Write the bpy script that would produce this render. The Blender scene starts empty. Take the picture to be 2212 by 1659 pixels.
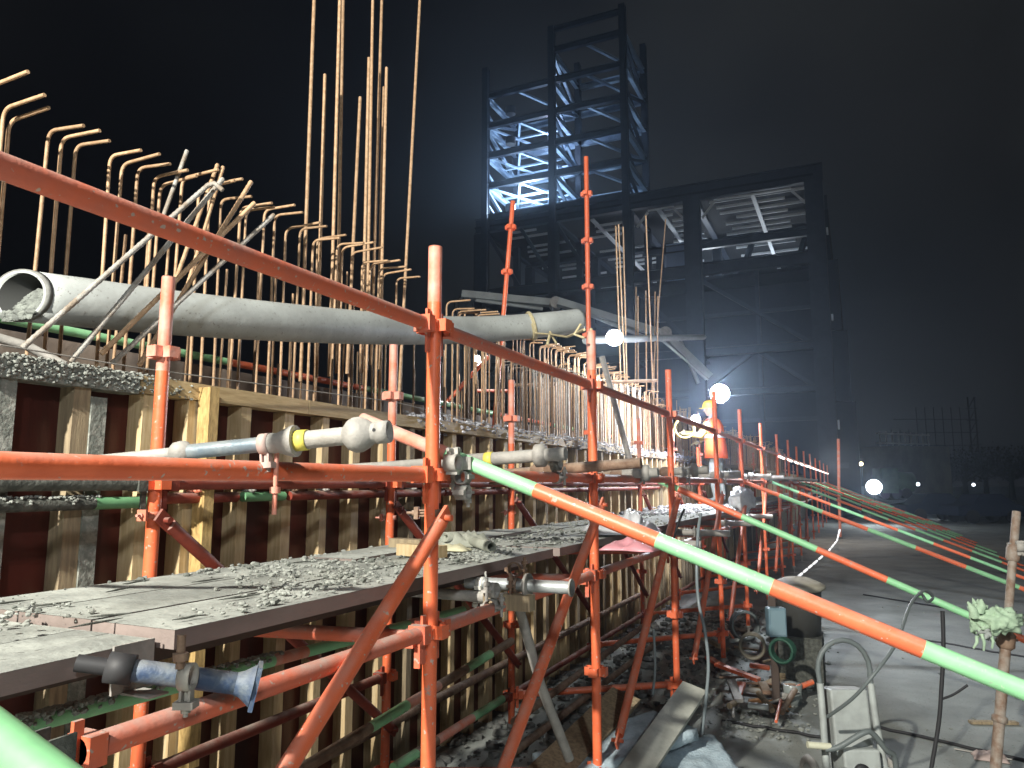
import bpy, math, random
from mathutils import Vector, Matrix, noise
random.seed(11)
S = bpy.context.scene
C = S.collection
V = Vector
PI = math.pi
# ------------------------------------------------------------------ camera
TH = math.atan((1045-829.5)/1600.0)
PSI = math.atan(744*math.cos(TH)/1600.0)
Hh = V((-math.sin(PSI), math.cos(PSI), 0)); Rr = V((math.cos(PSI), math.sin(PSI), 0))
Ff = Hh*math.cos(TH)+V((0, 0, math.sin(TH))); Uu = -Hh*math.sin(TH)+V((0, 0, math.cos(TH)))
def px(sx, sy, x=None, y=None, z=None, d=None):
    """survey helper: the point of a sight line from the camera station on a known plane"""
    r = Ff+Rr*((sx-1106)/1600)-Uu*((sy-829.5)/1600)
    if x is not None: t = x/r.x
    elif y is not None: t = y/r.y
    elif z is not None: t = z/r.z
    else: t = d/r.dot(Hh)
    return r*t
cd = bpy.data.cameras.new("camera"); cam = bpy.data.objects.new("camera", cd); C.objects.link(cam)
cam.matrix_world = Matrix((( Rr.x, Uu.x, -Ff.x, 0), (Rr.y, Uu.y, -Ff.y, 0), (Rr.z, Uu.z, -Ff.z, 0), (0, 0, 0, 1)))
cd.sensor_width = 36; cd.lens = 36*1600/2212; cd.clip_start = 0.05; cd.clip_end = 3000
cd.dof.use_dof = False
S.camera = cam
GZ = -1.85
# ------------------------------------------------------------------ materials
MATS = {}
def mat(name, col, col2=None, scale=8, rough=.6, metal=0, bump=0, bscale=40, dust=None, dustamt=.6, objvar=.0, stretch=None, spec=.4, thr=(.4, .62), coat=0, dscale=9, dmin=.25, spots=None):
    if name in MATS: return MATS[name]
    m = bpy.data.materials.new(name); m.use_nodes = True
    N = m.node_tree.nodes; L = m.node_tree.links
    b = N['Principled BSDF']; b.inputs['Roughness'].default_value = rough; b.inputs['Metallic'].default_value = metal
    b.inputs['Specular IOR Level'].default_value = spec
    if coat: b.inputs['Coat Weight'].default_value = coat; b.inputs['Coat Roughness'].default_value = .15
    tc = N.new('ShaderNodeTexCoord'); mp = N.new('ShaderNodeMapping'); L.new(tc.outputs['Object'], mp.inputs[0])
    if stretch: mp.inputs['Scale'].default_value = stretch
    oi = N.new('ShaderNodeObjectInfo')
    ad = N.new('ShaderNodeVectorMath'); ad.operation = 'ADD'
    cx = N.new('ShaderNodeCombineXYZ'); mu = N.new('ShaderNodeMath'); mu.operation = 'MULTIPLY'; mu.inputs[1].default_value = 37
    L.new(oi.outputs['Random'], mu.inputs[0]); L.new(mu.outputs[0], cx.inputs[0]); L.new(mu.outputs[0], cx.inputs[2])
    L.new(mp.outputs[0], ad.inputs[0]); L.new(cx.outputs[0], ad.inputs[1])
    vec = ad.outputs[0]
    def noi(sc, det=4, r=.6):
        n = N.new('ShaderNodeTexNoise'); n.inputs['Scale'].default_value = sc; n.inputs['Detail'].default_value = det; n.inputs['Roughness'].default_value = r
        L.new(vec, n.inputs['Vector']); return n.outputs['Fac']
    def ramp(fac, a, bb):
        r = N.new('ShaderNodeMapRange'); r.inputs[1].default_value = a; r.inputs[2].default_value = bb; L.new(fac, r.inputs[0]); return r.outputs[0]
    def mix(f, a, bb):
        x = N.new('ShaderNodeMix'); x.data_type = 'RGBA'
        if isinstance(f, float): x.inputs[0].default_value = f
        else: L.new(f, x.inputs[0])
        for i, q in ((6, a), (7, bb)):
            if isinstance(q, tuple): x.inputs[i].default_value = (*q[:3], 1)
            else: L.new(q, x.inputs[i])
        return x.outputs[2]
    c = tuple(col)
    if col2: c = mix(ramp(noi(scale), *thr), tuple(col), tuple(col2))
    if objvar:
        hv = N.new('ShaderNodeHueSaturation'); mr = N.new('ShaderNodeMapRange'); mr.inputs[3].default_value = 1-objvar; mr.inputs[4].default_value = 1+objvar
        L.new(oi.outputs['Random'], mr.inputs[0]); L.new(mr.outputs[0], hv.inputs['Value'])
        if isinstance(c, tuple): hv.inputs['Color'].default_value = (*c, 1)
        else: L.new(c, hv.inputs['Color'])
        c = hv.outputs[0]
    if dust:
        g = N.new('ShaderNodeNewGeometry'); sp = N.new('ShaderNodeSeparateXYZ'); L.new(g.outputs['Normal'], sp.inputs[0])
        up = ramp(sp.outputs[2], dmin, .95); n2 = ramp(noi(dscale, 5), .3, .62)
        m1 = N.new('ShaderNodeMath'); m1.operation = 'MULTIPLY'; L.new(up, m1.inputs[0]); L.new(n2, m1.inputs[1])
        m2 = N.new('ShaderNodeMath'); m2.operation = 'MULTIPLY'; L.new(m1.outputs[0], m2.inputs[0]); m2.inputs[1].default_value = dustamt
        c = mix(m2.outputs[0], c, tuple(dust))
    if spots:
        c = mix(ramp(noi(55, 2, .5), .66, .70), c, tuple(spots)); c = mix(ramp(noi(17, 5, .7), .64, .72), c, tuple(q*.75 for q in spots))
    if isinstance(c, tuple): b.inputs['Base Color'].default_value = (*c, 1)
    else: L.new(c, b.inputs['Base Color'])
    if bump:
        bp = N.new('ShaderNodeBump'); bp.inputs['Strength'].default_value = bump; bp.inputs['Distance'].default_value = .01
        L.new(noi(bscale, 5), bp.inputs['Height']); L.new(bp.outputs[0], b.inputs['Normal'])
    MATS[name] = m; return m
def emis(name, col, st):
    if name in MATS: return MATS[name]
    m = bpy.data.materials.new(name); m.use_nodes = True; N = m.node_tree.nodes
    b = N['Principled BSDF']; b.inputs['Emission Color'].default_value = (*col, 1); b.inputs['Emission Strength'].default_value = st; b.inputs['Base Color'].default_value = (*col, 1)
    MATS[name] = m; return m
DUST = (.36, .31, .27)
M_or = mat('orange_paint', (.80, .165, .065), (.68, .13, .05), 6, .42, 0, .12, 60, (.55, .33, .26), .75, .10, spec=.5, spots=(.50, .36, .30))
M_ord = mat('dusty_orange_paint', (.62, .13, .06), (.50, .13, .08), 7, .55, 0, .2, 60, DUST, .95, .10, dmin=.0, spots=(.40, .30, .25))
M_pk = mat('cement_washed_orange_paint', (.68, .20, .12), (.66, .33, .26), 9, .55, 0, .25, 50, (.6, .5, .45), .6, .05)
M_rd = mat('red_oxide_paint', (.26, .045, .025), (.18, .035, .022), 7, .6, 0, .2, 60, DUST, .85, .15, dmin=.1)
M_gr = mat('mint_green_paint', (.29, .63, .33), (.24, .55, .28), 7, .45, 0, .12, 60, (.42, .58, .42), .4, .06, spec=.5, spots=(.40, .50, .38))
M_pipe = mat('grey_painted_steel', (.46, .49, .475), (.36, .38, .37), 3.5, .5, 0, .25, 25, (.50, .53, .51), .6, dscale=4, spec=.45, spots=(.26, .265, .25))
M_gv = mat('galvanised_steel', (.5, .54, .55), (.36, .39, .4), 14, .42, .5, .15, 60, (.45, .45, .42), .5)
M_bl = mat('blue_worn_paint', (.035, .06, .115), (.12, .145, .17), 22, .6, .1, .3, 70, (.24, .245, .235), .7, dscale=25)
M_br = mat('rust_brown_steel', (.17, .10, .065), (.28, .19, .13), 14, .7, .1, .4, 60, (.36, .31, .26), .8, .1)
M_gy = mat('dusty_grey_steel', (.26, .25, .23), (.36, .34, .31), 12, .65, .1, .3, 60, (.45, .44, .4), .7, .1)
M_ye = mat('yellow_paint', (.7, .62, .10), (.6, .5, .1), 20, .5)
M_reb = mat('rusty_rebar', (.53, .355, .215), (.40, .25, .14), 30, .6, .05, .15, 160, None, objvar=.18)
M_rebd = mat('dark_rebar', (.15, .095, .055), (.22, .145, .085), 25, .65, .3, .35, 220, None, objvar=.25)
M_rebw = mat('cement_coated_rebar', (.42, .41, .38), (.26, .21, .16), 13, .65, .1, .6, 160, None, objvar=.12)
M_wd = mat('pine_timber', (.60, .47, .28), (.48, .35, .185), 9, .65, 0, .25, 60, None, objvar=.16, stretch=(6, 6, .6))
M_wdd = mat('weathered_timber', (.34, .27, .17), (.22, .17, .11), 9, .75, 0, .35, 60, None, objvar=.22, stretch=(6, 6, .6))
M_wdh = mat('pine_rail', (.56, .43, .24), (.42, .30, .155), 9, .65, 0, .25, 60, None, objvar=.1, stretch=(6, .6, 6))
M_wc = mat('cement_caked_timber', (.20, .215, .19), (.36, .37, .33), 26, .85, 0, .8, 45, None, thr=(.45, .6))
M_ply = mat('red_film_plywood', (.10, .021, .014), (.045, .013, .010), 3, .35, 0, .1, 40, None, spec=.4, stretch=(1, 1, .3))
M_strip = mat('stained_upstand_board', (.27, .22, .18), (.17, .14, .12), 3, .75, 0, .3, 30)
M_cem = mat('cement_crumbs', (.31, .325, .295), (.21, .22, .20), 30, .9, 0, .5, 60)
M_deck = mat('cement_dusted_board', (.41, .43, .39), (.25, .262, .24), 4, .85, 0, .6, 30, None, objvar=.10, thr=(.38, .58), spots=(.16, .165, .15))
M_fasc = mat('brown_board_edge', (.25, .20, .18), (.18, .145, .13), 6, .7, 0, .2, 60, stretch=(1, .4, 1))
M_con = mat('ground_concrete', (.31, .33, .31), (.185, .20, .19), 1.3, .8, 0, .6, 14, None, thr=(.32, .68), spots=(.12, .125, .115))
M_blk = mat('black_rubber', (.02, .02, .022), None, rough=.6)
M_cab = mat('grey_cable', (.12, .14, .14), None, rough=.5)
M_clo = mat('mint_cloth', (.42, .56, .40), (.33, .46, .32), 20, .9, 0, .5, 50)
M_tarp = mat('olive_cloth', (.30, .31, .26), (.22, .23, .19), 12, .9, 0, .4, 50)
M_rope = mat('straw_rope', (.55, .48, .30), (.42, .36, .2), 40, .9, 0, .5, 120)
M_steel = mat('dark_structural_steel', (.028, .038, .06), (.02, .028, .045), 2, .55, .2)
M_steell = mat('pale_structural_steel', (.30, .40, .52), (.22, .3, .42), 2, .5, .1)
M_join = mat('joist_steel', (.60, .64, .68), None, rough=.5)
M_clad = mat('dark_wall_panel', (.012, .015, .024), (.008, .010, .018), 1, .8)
M_boom = mat('grey_boom_paint', (.34, .37, .37), (.26, .28, .28), 2, .5)
M_foam = mat('blue_grey_foam', (.40, .49, .54), (.30, .38, .43), 14, .95, 0, .9, 60)
M_white = mat('white_painted_steel', (.36, .39, .375), (.28, .30, .29), 8, .5)
M_tan = mat('tan_plastic', (.42, .39, .31), (.36, .33, .26), 8, .7)
M_sky = mat('pale_blue_plastic', (.15, .235, .28), (.11, .18, .22), 8, .5)
M_grd = mat('green_vehicle_paint', (.09, .18, .08), (.06, .13, .06), 2, .5)
M_pale = mat('pale_site_wall', (.24, .23, .18), (.17, .165, .13), .6, .8)
M_tree = mat('night_foliage', (.018, .026, .016), None, rough=.9)
M_gr2 = mat('shaded_green_paint', (.17, .38, .19), (.13, .30, .15), 9, .5)  # darker copy of the mint green, with shade put into the colour
M_drk = mat('dark_dried_cement', (.055, .058, .05), (.11, .115, .10), 30, .95, 0, .8, 50)
# ------------------------------------------------------------------ mesh builder
class MB:
    def __init__(s): s.v = []; s.f = []; s.sm = []; s.mi = []
    def add(s, vs, fs, smooth=False, mi=0):
        o = len(s.v); s.v += [V(p) for p in vs]
        for f in fs: s.f.append([o+i for i in f]); s.sm.append(smooth); s.mi.append(mi)
    def tube(s, pts, r, n=14, mi=0, cap=True, ref=None, ribs=None):
        pts = [V(p) for p in pts]; k = len(pts)
        rs = r if isinstance(r, (list, tuple)) else [r]*k
        rings = []; prev = None
        for i, p in enumerate(pts):
            if i == 0: t = pts[1]-p
            elif i == k-1: t = p-pts[i-1]
            else: t = (pts[i+1]-p).normalized()+(p-pts[i-1]).normalized()
            t.normalize()
            if prev is None:
                a = V((0, 0, 1)) if abs(t.z) < .9 else V((1, 0, 0))
                u = t.cross(a).normalized()
            else:
                u = prev-t*prev.dot(t); u.normalize()
            w = t.cross(u); prev = u
            rings.append([p+(u*math.cos(2*PI*j/n)+w*math.sin(2*PI*j/n))*rs[i] for j in range(n)])
        o = len(s.v)
        for rg in rings: s.v += rg
        for i in range(k-1):
            m = mi[i] if isinstance(mi, (list, tuple)) else mi
            for j in range(n):
                a = o+i*n+j; b = o+i*n+(j+1) % n
                s.f.append([a, b, b+n, a+n]); s.sm.append(True); s.mi.append(m)
        if cap:
            m0 = mi[0] if isinstance(mi, (list, tuple)) else mi
            m1 = mi[-1] if isinstance(mi, (list, tuple)) else mi
            s.add(list(reversed(rings[0])), [list(range(n))], False, m0); s.add(rings[-1], [list(range(n))], False, m1)
    def pipe(s, pts, r, ri, n=16, mi=0):            # hollow tube with open ends
        s.tube(pts, r, n, mi, cap=False)
        o1 = len(s.f); s.tube(pts, ri, n, mi, cap=False)
        for q in range(o1, len(s.f)): s.f[q] = list(reversed(s.f[q]))
        nv = len(pts)*n
        base = len(s.v)-2*nv
        for e, off in ((0, 0), (1, (len(pts)-1)*n)):
            for j in range(n):
                a = base+off+j; b = base+off+(j+1) % n
                f = [a, b, b+nv, a+nv]
                s.f.append(f if e else f[::-1]); s.sm.append(False); s.mi.append(mi if not isinstance(mi, (list, tuple)) else mi[0])
    def box(s, c, size, M=None, mi=0, bev=0):
        hx, hy, hz = [q/2 for q in size]
        vs = [V((x, y, z)) for x in (-hx, hx) for y in (-hy, hy) for z in (-hz, hz)]
        if M is not None: vs = [M @ q for q in vs]
        c = V(c)
        s.add([q+c for q in vs], [[0, 1, 3, 2], [4, 6, 7, 5], [0, 4, 5, 1], [2, 3, 7, 6], [0, 2, 6, 4], [1, 5, 7, 3]], False, mi)
    def beam(s, a, b, w, h, mi=0, up=(0, 0, 1)):
        a = V(a); b = V(b); t = (b-a); ln = t.length; t.normalize(); up = V(up)
        if abs(t.dot(up)) > .95: up = V((0, 1, 0))
        x = t.cross(up).normalized(); z = x.cross(t)
        M = Matrix((x, t, z)).transposed()
        s.box((a+b)/2, (w, ln, h), M, mi)
    def ibeam(s, a, b, w, h, th=.03):
        a = V(a); b = V(b); t = (b-a).normalized(); up = V((0, 0, 1))
        if abs(t.z) > .95: up = V((0, 1, 0))
        x = t.cross(up).normalized(); z = x.cross(t)
        s.beam(a, b, th, h-2*th, up=z)
        s.beam(a+z*(h/2-th/2), b+z*(h/2-th/2), w, th, up=z); s.beam(a-z*(h/2-th/2), b-z*(h/2-th/2), w, th, up=z)
    def ring(s, c, ax, r, w, t, n=14, mi=0):
        c = V(c); ax = V(ax).normalized()
        s.pipe([c-ax*w/2, c+ax*w/2], r+t, r, n, mi)
    def lump(s, c, r, seed=0, sq=1, n=1, mi=0):
        c = V(c); vs = []
        rnd = random.Random(seed)
        for p in ICO_V:
            k = r*(.65+.6*rnd.random()); vs.append(c+V((p[0]*k, p[1]*k, p[2]*k*sq)))
        s.add(vs, ICO_F, False, mi)
    def lathe(s, c, prof, n=24, M=None, mi=0, smooth=True):
        c = V(c); o = len(s.v)
        for r, z in prof:
            for j in range(n):
                q = V((r*math.cos(2*PI*j/n), r*math.sin(2*PI*j/n), z))
                if M is not None: q = M @ q
                s.v.append(c+q)
        for i in range(len(prof)-1):
            for j in range(n):
                a = o+i*n+j; b = o+i*n+(j+1) % n
                s.f.append([a, b, b+n, a+n]); s.sm.append(smooth); s.mi.append(mi)
    def build(s, name, mats, parent=None, org=None):
        me = bpy.data.meshes.new(name)
        if parent is not None:
            q = parent; o = V((0, 0, 0))
            while q is not None: o += q.location; q = q.parent
        elif org is not None: o = V(org)
        else: o = V((0, 0, 0))
        me.from_pydata([tuple(p-o) for p in s.v], [], s.f)
        for m in (mats if isinstance(mats, (list, tuple)) else [mats]): me.materials.append(m)
        me.polygons.foreach_set('use_smooth', s.sm); me.polygons.foreach_set('material_index', s.mi); me.update()
        ob = bpy.data.objects.new(name, me); C.objects.link(ob)
        if parent is not None: ob.parent = parent
        elif org is not None: ob.location = V(org)
        return ob
t_ = (1+5**.5)/2
ICO_V = [V(p).normalized() for p in ((-1, t_, 0), (1, t_, 0), (-1, -t_, 0), (1, -t_, 0), (0, -1, t_), (0, 1, t_), (0, -1, -t_), (0, 1, -t_), (t_, 0, -1), (t_, 0, 1), (-t_, 0, -1), (-t_, 0, 1))]
ICO_F = [[0, 11, 5], [0, 5, 1], [0, 1, 7], [0, 7, 10], [0, 10, 11], [1, 5, 9], [5, 11, 4], [11, 10, 2], [10, 7, 6], [7, 1, 8], [3, 9, 4], [3, 4, 2], [3, 2, 6], [3, 6, 8], [3, 8, 9], [4, 9, 5], [2, 4, 11], [6, 2, 10], [8, 6, 7], [9, 8, 1]]
def tag(o, label=None, cat=None, group=None, kind=None):
    if label: o['label'] = label
    if cat: o['category'] = cat
    if group: o['group'] = group
    if kind: o['kind'] = kind
    return o
def thing(name, label, cat, loc, group=None):
    o = bpy.data.objects.new(name, None); o.empty_display_size = .1; o.location = V(loc); C.objects.link(o)
    return tag(o, label, cat, group)
def arc(a, b, c, r, n=5):
    """a->b->c with the corner at b rounded"""
    a, b, c = V(a), V(b), V(c); u = (a-b).normalized(); w = (c-b).normalized()
    p0 = b+u*r; p2 = b+w*r
    return [a]+[(p0*(1-t)**2+b*2*t*(1-t)+p2*t*t) for t in [i/n for i in range(n+1)]]+[c]
NUM = ['first', 'second', 'third', 'fourth', 'fifth', 'sixth', 'seventh', 'eighth', 'ninth', 'tenth', 'eleventh', 'twelfth', 'thirteenth', 'fourteenth', 'fifteenth', 'sixteenth', 'seventeenth', 'eighteenth', 'nineteenth', 'twentieth']
TR = .0242
# ------------------------------------------------------------------ setting
def ground():
    b = MB(); n = 60
    xs = [-400, -150, -60, -20]+[-10+i*.5 for i in range(60)]+[25, 40, 80, 150, 400]
    ys = [-60, -20, -8]+[-4+i*.6 for i in range(60)]+[36, 45, 60, 100, 200, 600]
    for y in ys:
        for x in xs: b.v.append(V((x, y, GZ+noise.noise(V((x*.5, y*.5, 0)))*.012)))
    w = len(xs)
    for j in range(len(ys)-1):
        for i in range(w-1): b.f.append([j*w+i, j*w+i+1, (j+1)*w+i+1, (j+1)*w+i]); b.sm.append(True); b.mi.append(0)
    o = b.build('ground', M_con); tag(o, kind='structure')
ground()
# raft slab body behind the formwork (dark, seen between bars)
b = MB(); b.box((-10.4, 30, -.75), (15, 90, 2.18)); o = b.build('slab_ground', mat('slab_dark', (.05, .048, .045), None, rough=.9)); tag(o, kind='structure')
# ------------------------------------------------------------------ scaffold
def pressing(b, p, r, s=1.0):
    """four cups round a tube, as one pressing"""
    for d in ((1, 0), (-1, 0), (0, 1), (0, -1)):
        dx, dy = d; nx, ny = -dy, dx
        c = V(p)+V((dx, dy, 0))*(r+.017*s)
        e = .0035; M = Matrix(((dx, nx, 0), (dy, ny, 0), (0, 0, 1)))
        b.box(c+V((dx, dy, 0))*.015*s, (e, .044*s, .042*s), M)
        for q in (-1, 1): b.box(c+V((nx, ny, 0))*q*(.022*s)-V((dx, dy, 0))*.0005, (.033*s-e*.5, e, .042*s), M)
def standard(x, y, z0, z1, label, group, zs, m=M_or, m_top=None, top_from=None, r=TR, lean=(0, 0), foot=True):
    t = thing('scaffold_standard', label, 'scaffold post', (x, y, z0), group)
    base = V((x, y, z0)); d = V((lean[0], lean[1], z1-z0))
    n = 16 if y < 6 else 10
    b = MB()
    k = 8
    fr = [i/k for i in range(k+1)]
    if top_from is not None:
        tf = (top_from-z0)/(z1-z0); fr = sorted(set([q for q in fr if abs(q-tf) > .04]+[tf]))
    else: tf = 2
    mi = [1 if (fr[i]+fr[i+1])/2 > tf else 0 for i in range(len(fr)-1)]
    b.tube([base+d*q for q in fr], r, n, mi, cap=False)
    o1 = len(b.f); b.tube([base+d*.97, base+d], r*.86, n, mi[-1], cap=True)
    b.ring(base+d-d.normalized()*.0015, d, r*.86, .003, r*.14, n, mi[-1])
    b.build('tube', [m, m_top or m], t)
    for z in zs:
        if z0+.05 < z < z1-.03:
            q = base+d*((z-z0)/(z1-z0)); b = MB(); pressing(b, q, r, 1.0); b.build('pressing', m if (m_top is None or z < (top_from or 9)) else m_top, t)
    if foot and y < 20:
        b = MB(); b.box(base-V((0, 0, (z0-GZ)-.008)), (.15, .15, .008)); b.tube([base-V((0, 0, z0-GZ-.01)), base+V((0, 0, .1))], .017, 8)
        b.lathe(base-V((0, 0, .005)), [(0, -.02), (.035, -.02), (.035, .01), (0, .01)], 8); b.build('base_jack', M_gy, t)
    return t
OUT_X, IN_X = -1.29, -2.35
OUT_Y = [2.16, 3.85, 5.72, 7.80, 9.66, 11.9, 14.4, 16.9, 19.4, 22.2, 25.2, 28.6, 32.2, 36.0, 40.5, 46]
IN_Y = [1.955, 3.49, 5.09, 6.93, 8.75, 10.6, 12.6, 14.8, 17.2, 19.8, 22.6, 25.8, 29.2, 33]
LV = [-1.47, -.97, -.475, .03, .535]
outtop = [.82, .84, .885, .95, .93, .92, .9, .93, .9, .9, .93, .9, .92, .9, .92, .9]
for i, y in enumerate(OUT_Y):
    lab = ['orange scaffold post nearest the camera, thick and full height in the picture centre',
           'orange scaffold post whose top meets the rope from the grey pipe',
           'orange scaffold post just left of the bright work lamps, front row',
           'orange scaffold post standing in front of the worker in the orange vest',
           'orange scaffold post first to the right of the big dazzling lamp'][i] if i < 5 else f'{NUM[i]} orange scaffold post of the front row, counted from the nearest'
    standard(OUT_X, y, GZ+.14, outtop[i], lab, 'front row of scaffold posts', LV, M_or, M_pk if i < 2 else None, .62 if i < 2 else None)
for i, y in enumerate(IN_Y):
    if i == 3: continue
    lab = ['pinkish orange scaffold post at far left in front of the formwork timbers',
           'pale topped orange scaffold post between the far left and the central post',
           'orange scaffold post against the formwork, just right of the central post'][i] if i < 3 else f'{NUM[i]} orange scaffold post of the back row beside the formwork'
    standard(IN_X, y, GZ+.14, .785 if i != 12 else 1.1, lab, 'back row of scaffold posts', [-1.51, -1.02, -.5, 0, .49], M_or if i < 3 else M_ord, M_pk, .30 if i else .42)
# tall posts
standard(IN_X, 6.93, GZ+.14, 3.35, 'tall thin orange post rising above everything right of the central post', None, [-.97, -.475, 0, .5, .98, 1.47, 1.97, 2.45, 2.95], M_or, None, None, .0242)
q = px(1063, 700, d=7.7)
standard(q.x, q.y, q.z-1.4, 3.02, 'slightly leaning thin orange post behind the grey pipe in the middle', None, [q.z+.0, q.z+.56, q.z+1.05], M_or, None, None, .0242, lean=(.22, .05), foot=False)
def ledger(a, b_, label, group, m=M_or, wedges=(1, 1), r=TR, name='scaffold_ledger', n=14):
    a, b_ = V(a), V(b_); t = thing(name, label, 'scaffold tube', a, group); u = (b_-a).normalized()
    off = TR+.022
    a2 = a+u*(off if wedges[0] else 0); b2 = b_-u*(off if wedges[1] else 0)
    b = MB(); k = 6
    b.tube([a2+(b2-a2)*i/k for i in range(k+1)], r, n, 0); b.build('tube', m, t)
    for e, w, s in ((a2, wedges[0], 1), (b2, wedges[1], -1)):
        if w:
            b = MB(); M = Matrix((u.cross(V((0, 0, 1))), u, V((0, 0, 1)))).transposed()
            b.box(e+u*s*.018, (.062, .036, .055), M); b.box(e-u*s*.004+V((0, 0, -.02)), (.009, .020, .15), M)
            b.build('wedge_end', m, t)
    return t
for li, z in ((4, .535), (3, .03), (2, -.475), (1, -.97), (0, -1.47)):
    nm = {4: 'top guard rail', 3: 'middle rail', 2: 'lower rail under the walkway', 1: 'low rail', 0: 'bottom rail'}[li]
    prev = .35 if li != 2 else .9
    if li in (0, 1): continue
    for i, y in enumerate(OUT_Y[:14]):
        if i == 0: lab = {4: 'dark orange guard rail tube crossing the upper left corner to the central post', 3: 'orange horizontal rail tube from the left edge to the central post', 2: 'dusty orange tube from lower left up to the central post below the walkway'}[li]
        else: lab = f'orange {nm} between the {NUM[i-1]} and {NUM[i]} front row posts'
        ledger((OUT_X, prev, z), (OUT_X, y, z), lab, 'front row scaffold rails', (M_ord if (li != 3 or i) else M_or), (1 if (i or li == 2) else 0, 1))
        prev = y
for i in range(8):
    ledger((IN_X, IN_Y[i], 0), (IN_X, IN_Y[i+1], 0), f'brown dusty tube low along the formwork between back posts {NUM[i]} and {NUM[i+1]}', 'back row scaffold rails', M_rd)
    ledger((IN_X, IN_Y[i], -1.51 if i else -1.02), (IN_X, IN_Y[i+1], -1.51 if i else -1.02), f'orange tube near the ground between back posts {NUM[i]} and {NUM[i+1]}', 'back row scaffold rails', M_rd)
ledger((IN_X-.1, .3, 0.0), (IN_X, 1.95, 0), 'cement caked rail running off the left edge below the orange rail', None, M_drk, (0, 1))
for i in range(10):
    yo, yi = OUT_Y[i], IN_Y[min(i, 13)]
    ledger((IN_X, yi, -.50), (OUT_X, yo, -.50 if i else -.5), f'cross tube under the walkway tied to the {NUM[i]} front post', 'cross tubes under the walkway', M_ord)
    ledger((IN_X, yi, -1.51), (OUT_X, yo, -1.47), f'low cross tube near the ground tied to the {NUM[i]} front post', 'low cross tubes', M_or)
# braces in the front plane
def brace(a, b_, label, group, m=M_or, r=TR):
    a, b_ = V(a), V(b_); t = thing('scaffold_brace', label, 'scaffold brace', b_, group); u = (b_-a).normalized()
    b = MB(); b.tube([a+u*(b_-a).length*i/6 for i in range(7)], r, 14)
    b.build('tube', m, t)
    M = Matrix((V((1, 0, 0)), u, V((1, 0, 0)).cross(u))).transposed()
    for e, s in ((a, 1), (b_, -1)):
        b = MB(); b.box(e-u*s*.02, (.012, .09, .05), M); b.tube([e-V((.035, 0, 0))-u*s*.03, e+V((.03, 0, 0))-u*s*.03], .011, 8)
        b.build('end_plate', m, t)
ystart = .45
for i, y in enumerate(OUT_Y[:10]):
    dy = 1.15 if i else 1.5
    lab = ['orange diagonal brace from the central post down to the lower left', 'orange diagonal brace from the second front post crossing down left under the walkway', 'orange diagonal brace dropping left from the third front post'][i] if i < 3 else f'orange diagonal brace dropping from the {NUM[i]} front post'
    brace((OUT_X+.045, y-.02, -.13), (OUT_X+.045, y-dy*1.4-.02, -.13-dy*1.4*.76), lab, 'front diagonal braces', M_or)
for i in range(7):
    brace((IN_X+.05, IN_Y[i]+.03, -.15), (IN_X+.05, IN_Y[i+1]-.03, -1.27), f'red brown diagonal brace on the back row below the {NUM[i]} back post', 'back diagonal braces', M_rd)
# rakers: striped tubes
def raker(pts_cols, label, r=TR):
    t = thing('raking_tube', label, 'raking tube', pts_cols[-1][0], 'striped orange and green raking tubes')
    b = MB(); pts = []; mi = []
    for i, (p, c) in enumerate(pts_cols):
        p = V(p)
        if i: 
            q = V(pts_cols[i-1][0]); cc = pts_cols[i-1][1]
            for k in range(1, 4): pts.append(q+(p-q)*k/3); mi.append(cc)
        else: pts.append(p)
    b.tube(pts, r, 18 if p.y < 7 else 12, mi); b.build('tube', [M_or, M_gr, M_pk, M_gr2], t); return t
def line(a, b_, xs, cols):
    a, b_ = V(a), V(b_); return [(a+(b_-a)*((x-a.x)/(b_.x-a.x)), c) for x, c in zip(xs, cols)]
a, b_ = V((-1.249, 2.225, .093)), V((.337, 2.225, -.495)); sl = (b_-a)/(b_.x-a.x)
raker(line(a-sl*.38, a+sl*5.2, [-1.629, -1.30, -.942, -.549, -.23, .131, .55, 1.0, 1.5, 2.0, 2.6, 3.3, 3.85], [2, 1, 0, 1, 0, 1, 0, 1, 0, 1, 0, 1, 0][:13]) if False else
      line(a-sl*.38, a+sl*5.2, [-1.629, -1.27, -.942, -.549, -.23, .131, .55, 1.0, 1.5, 2.0, 2.6, 3.3, 3.85], [2, 1, 0, 1, 0, 1, 0, 1, 0, 1, 0, 1, 0]), 'nearest striped tube slanting from the central post to the right edge')
a, b_ = V((-1.62, 5.78, .12)), V((.632, 5.78, -.857)); sl = (b_-a)/(b_.x-a.x)
raker(line(a, a+sl*4.45, [-1.62, -1.248, -.787, -.283, .152, .632, .74, 1.2, 1.7, 2.2, 2.83], [1, 0, 1, 0, 1, 0, 0, 1, 0, 1, 0]), 'second striped tube, slanting down to the mint cloth bundle at right')
for k, (y, ph) in enumerate(((9.6, 0), (13.1, 1), (16.9, 0), (20.5, 1), (24.1, 0), (27.7, 1), (31.3, 0), (35, 1), (39, 0), (43, 1))):
    x0 = -1.33; x1 = 3.35 if k else 3.4
    n = 10; xs = [x0+(x1-x0)*i/n for i in range(n+1)]
    z1 = GZ
    raker(line((x0, y, .05), (x1, y, z1), xs, [(i+ph) % 2 for i in range(n+1)]), f'{NUM[k+2]} striped slanting tube on the right, counted from the nearest')
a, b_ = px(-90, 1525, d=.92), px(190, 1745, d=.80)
raker([(a, 3), (b_, 3), (b_+(b_-a)*3.3, 3)], 'large out of focus green tube crossing the bottom left corner')  # uses the darkened green; shade in the colour offsets the floodlight
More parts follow.
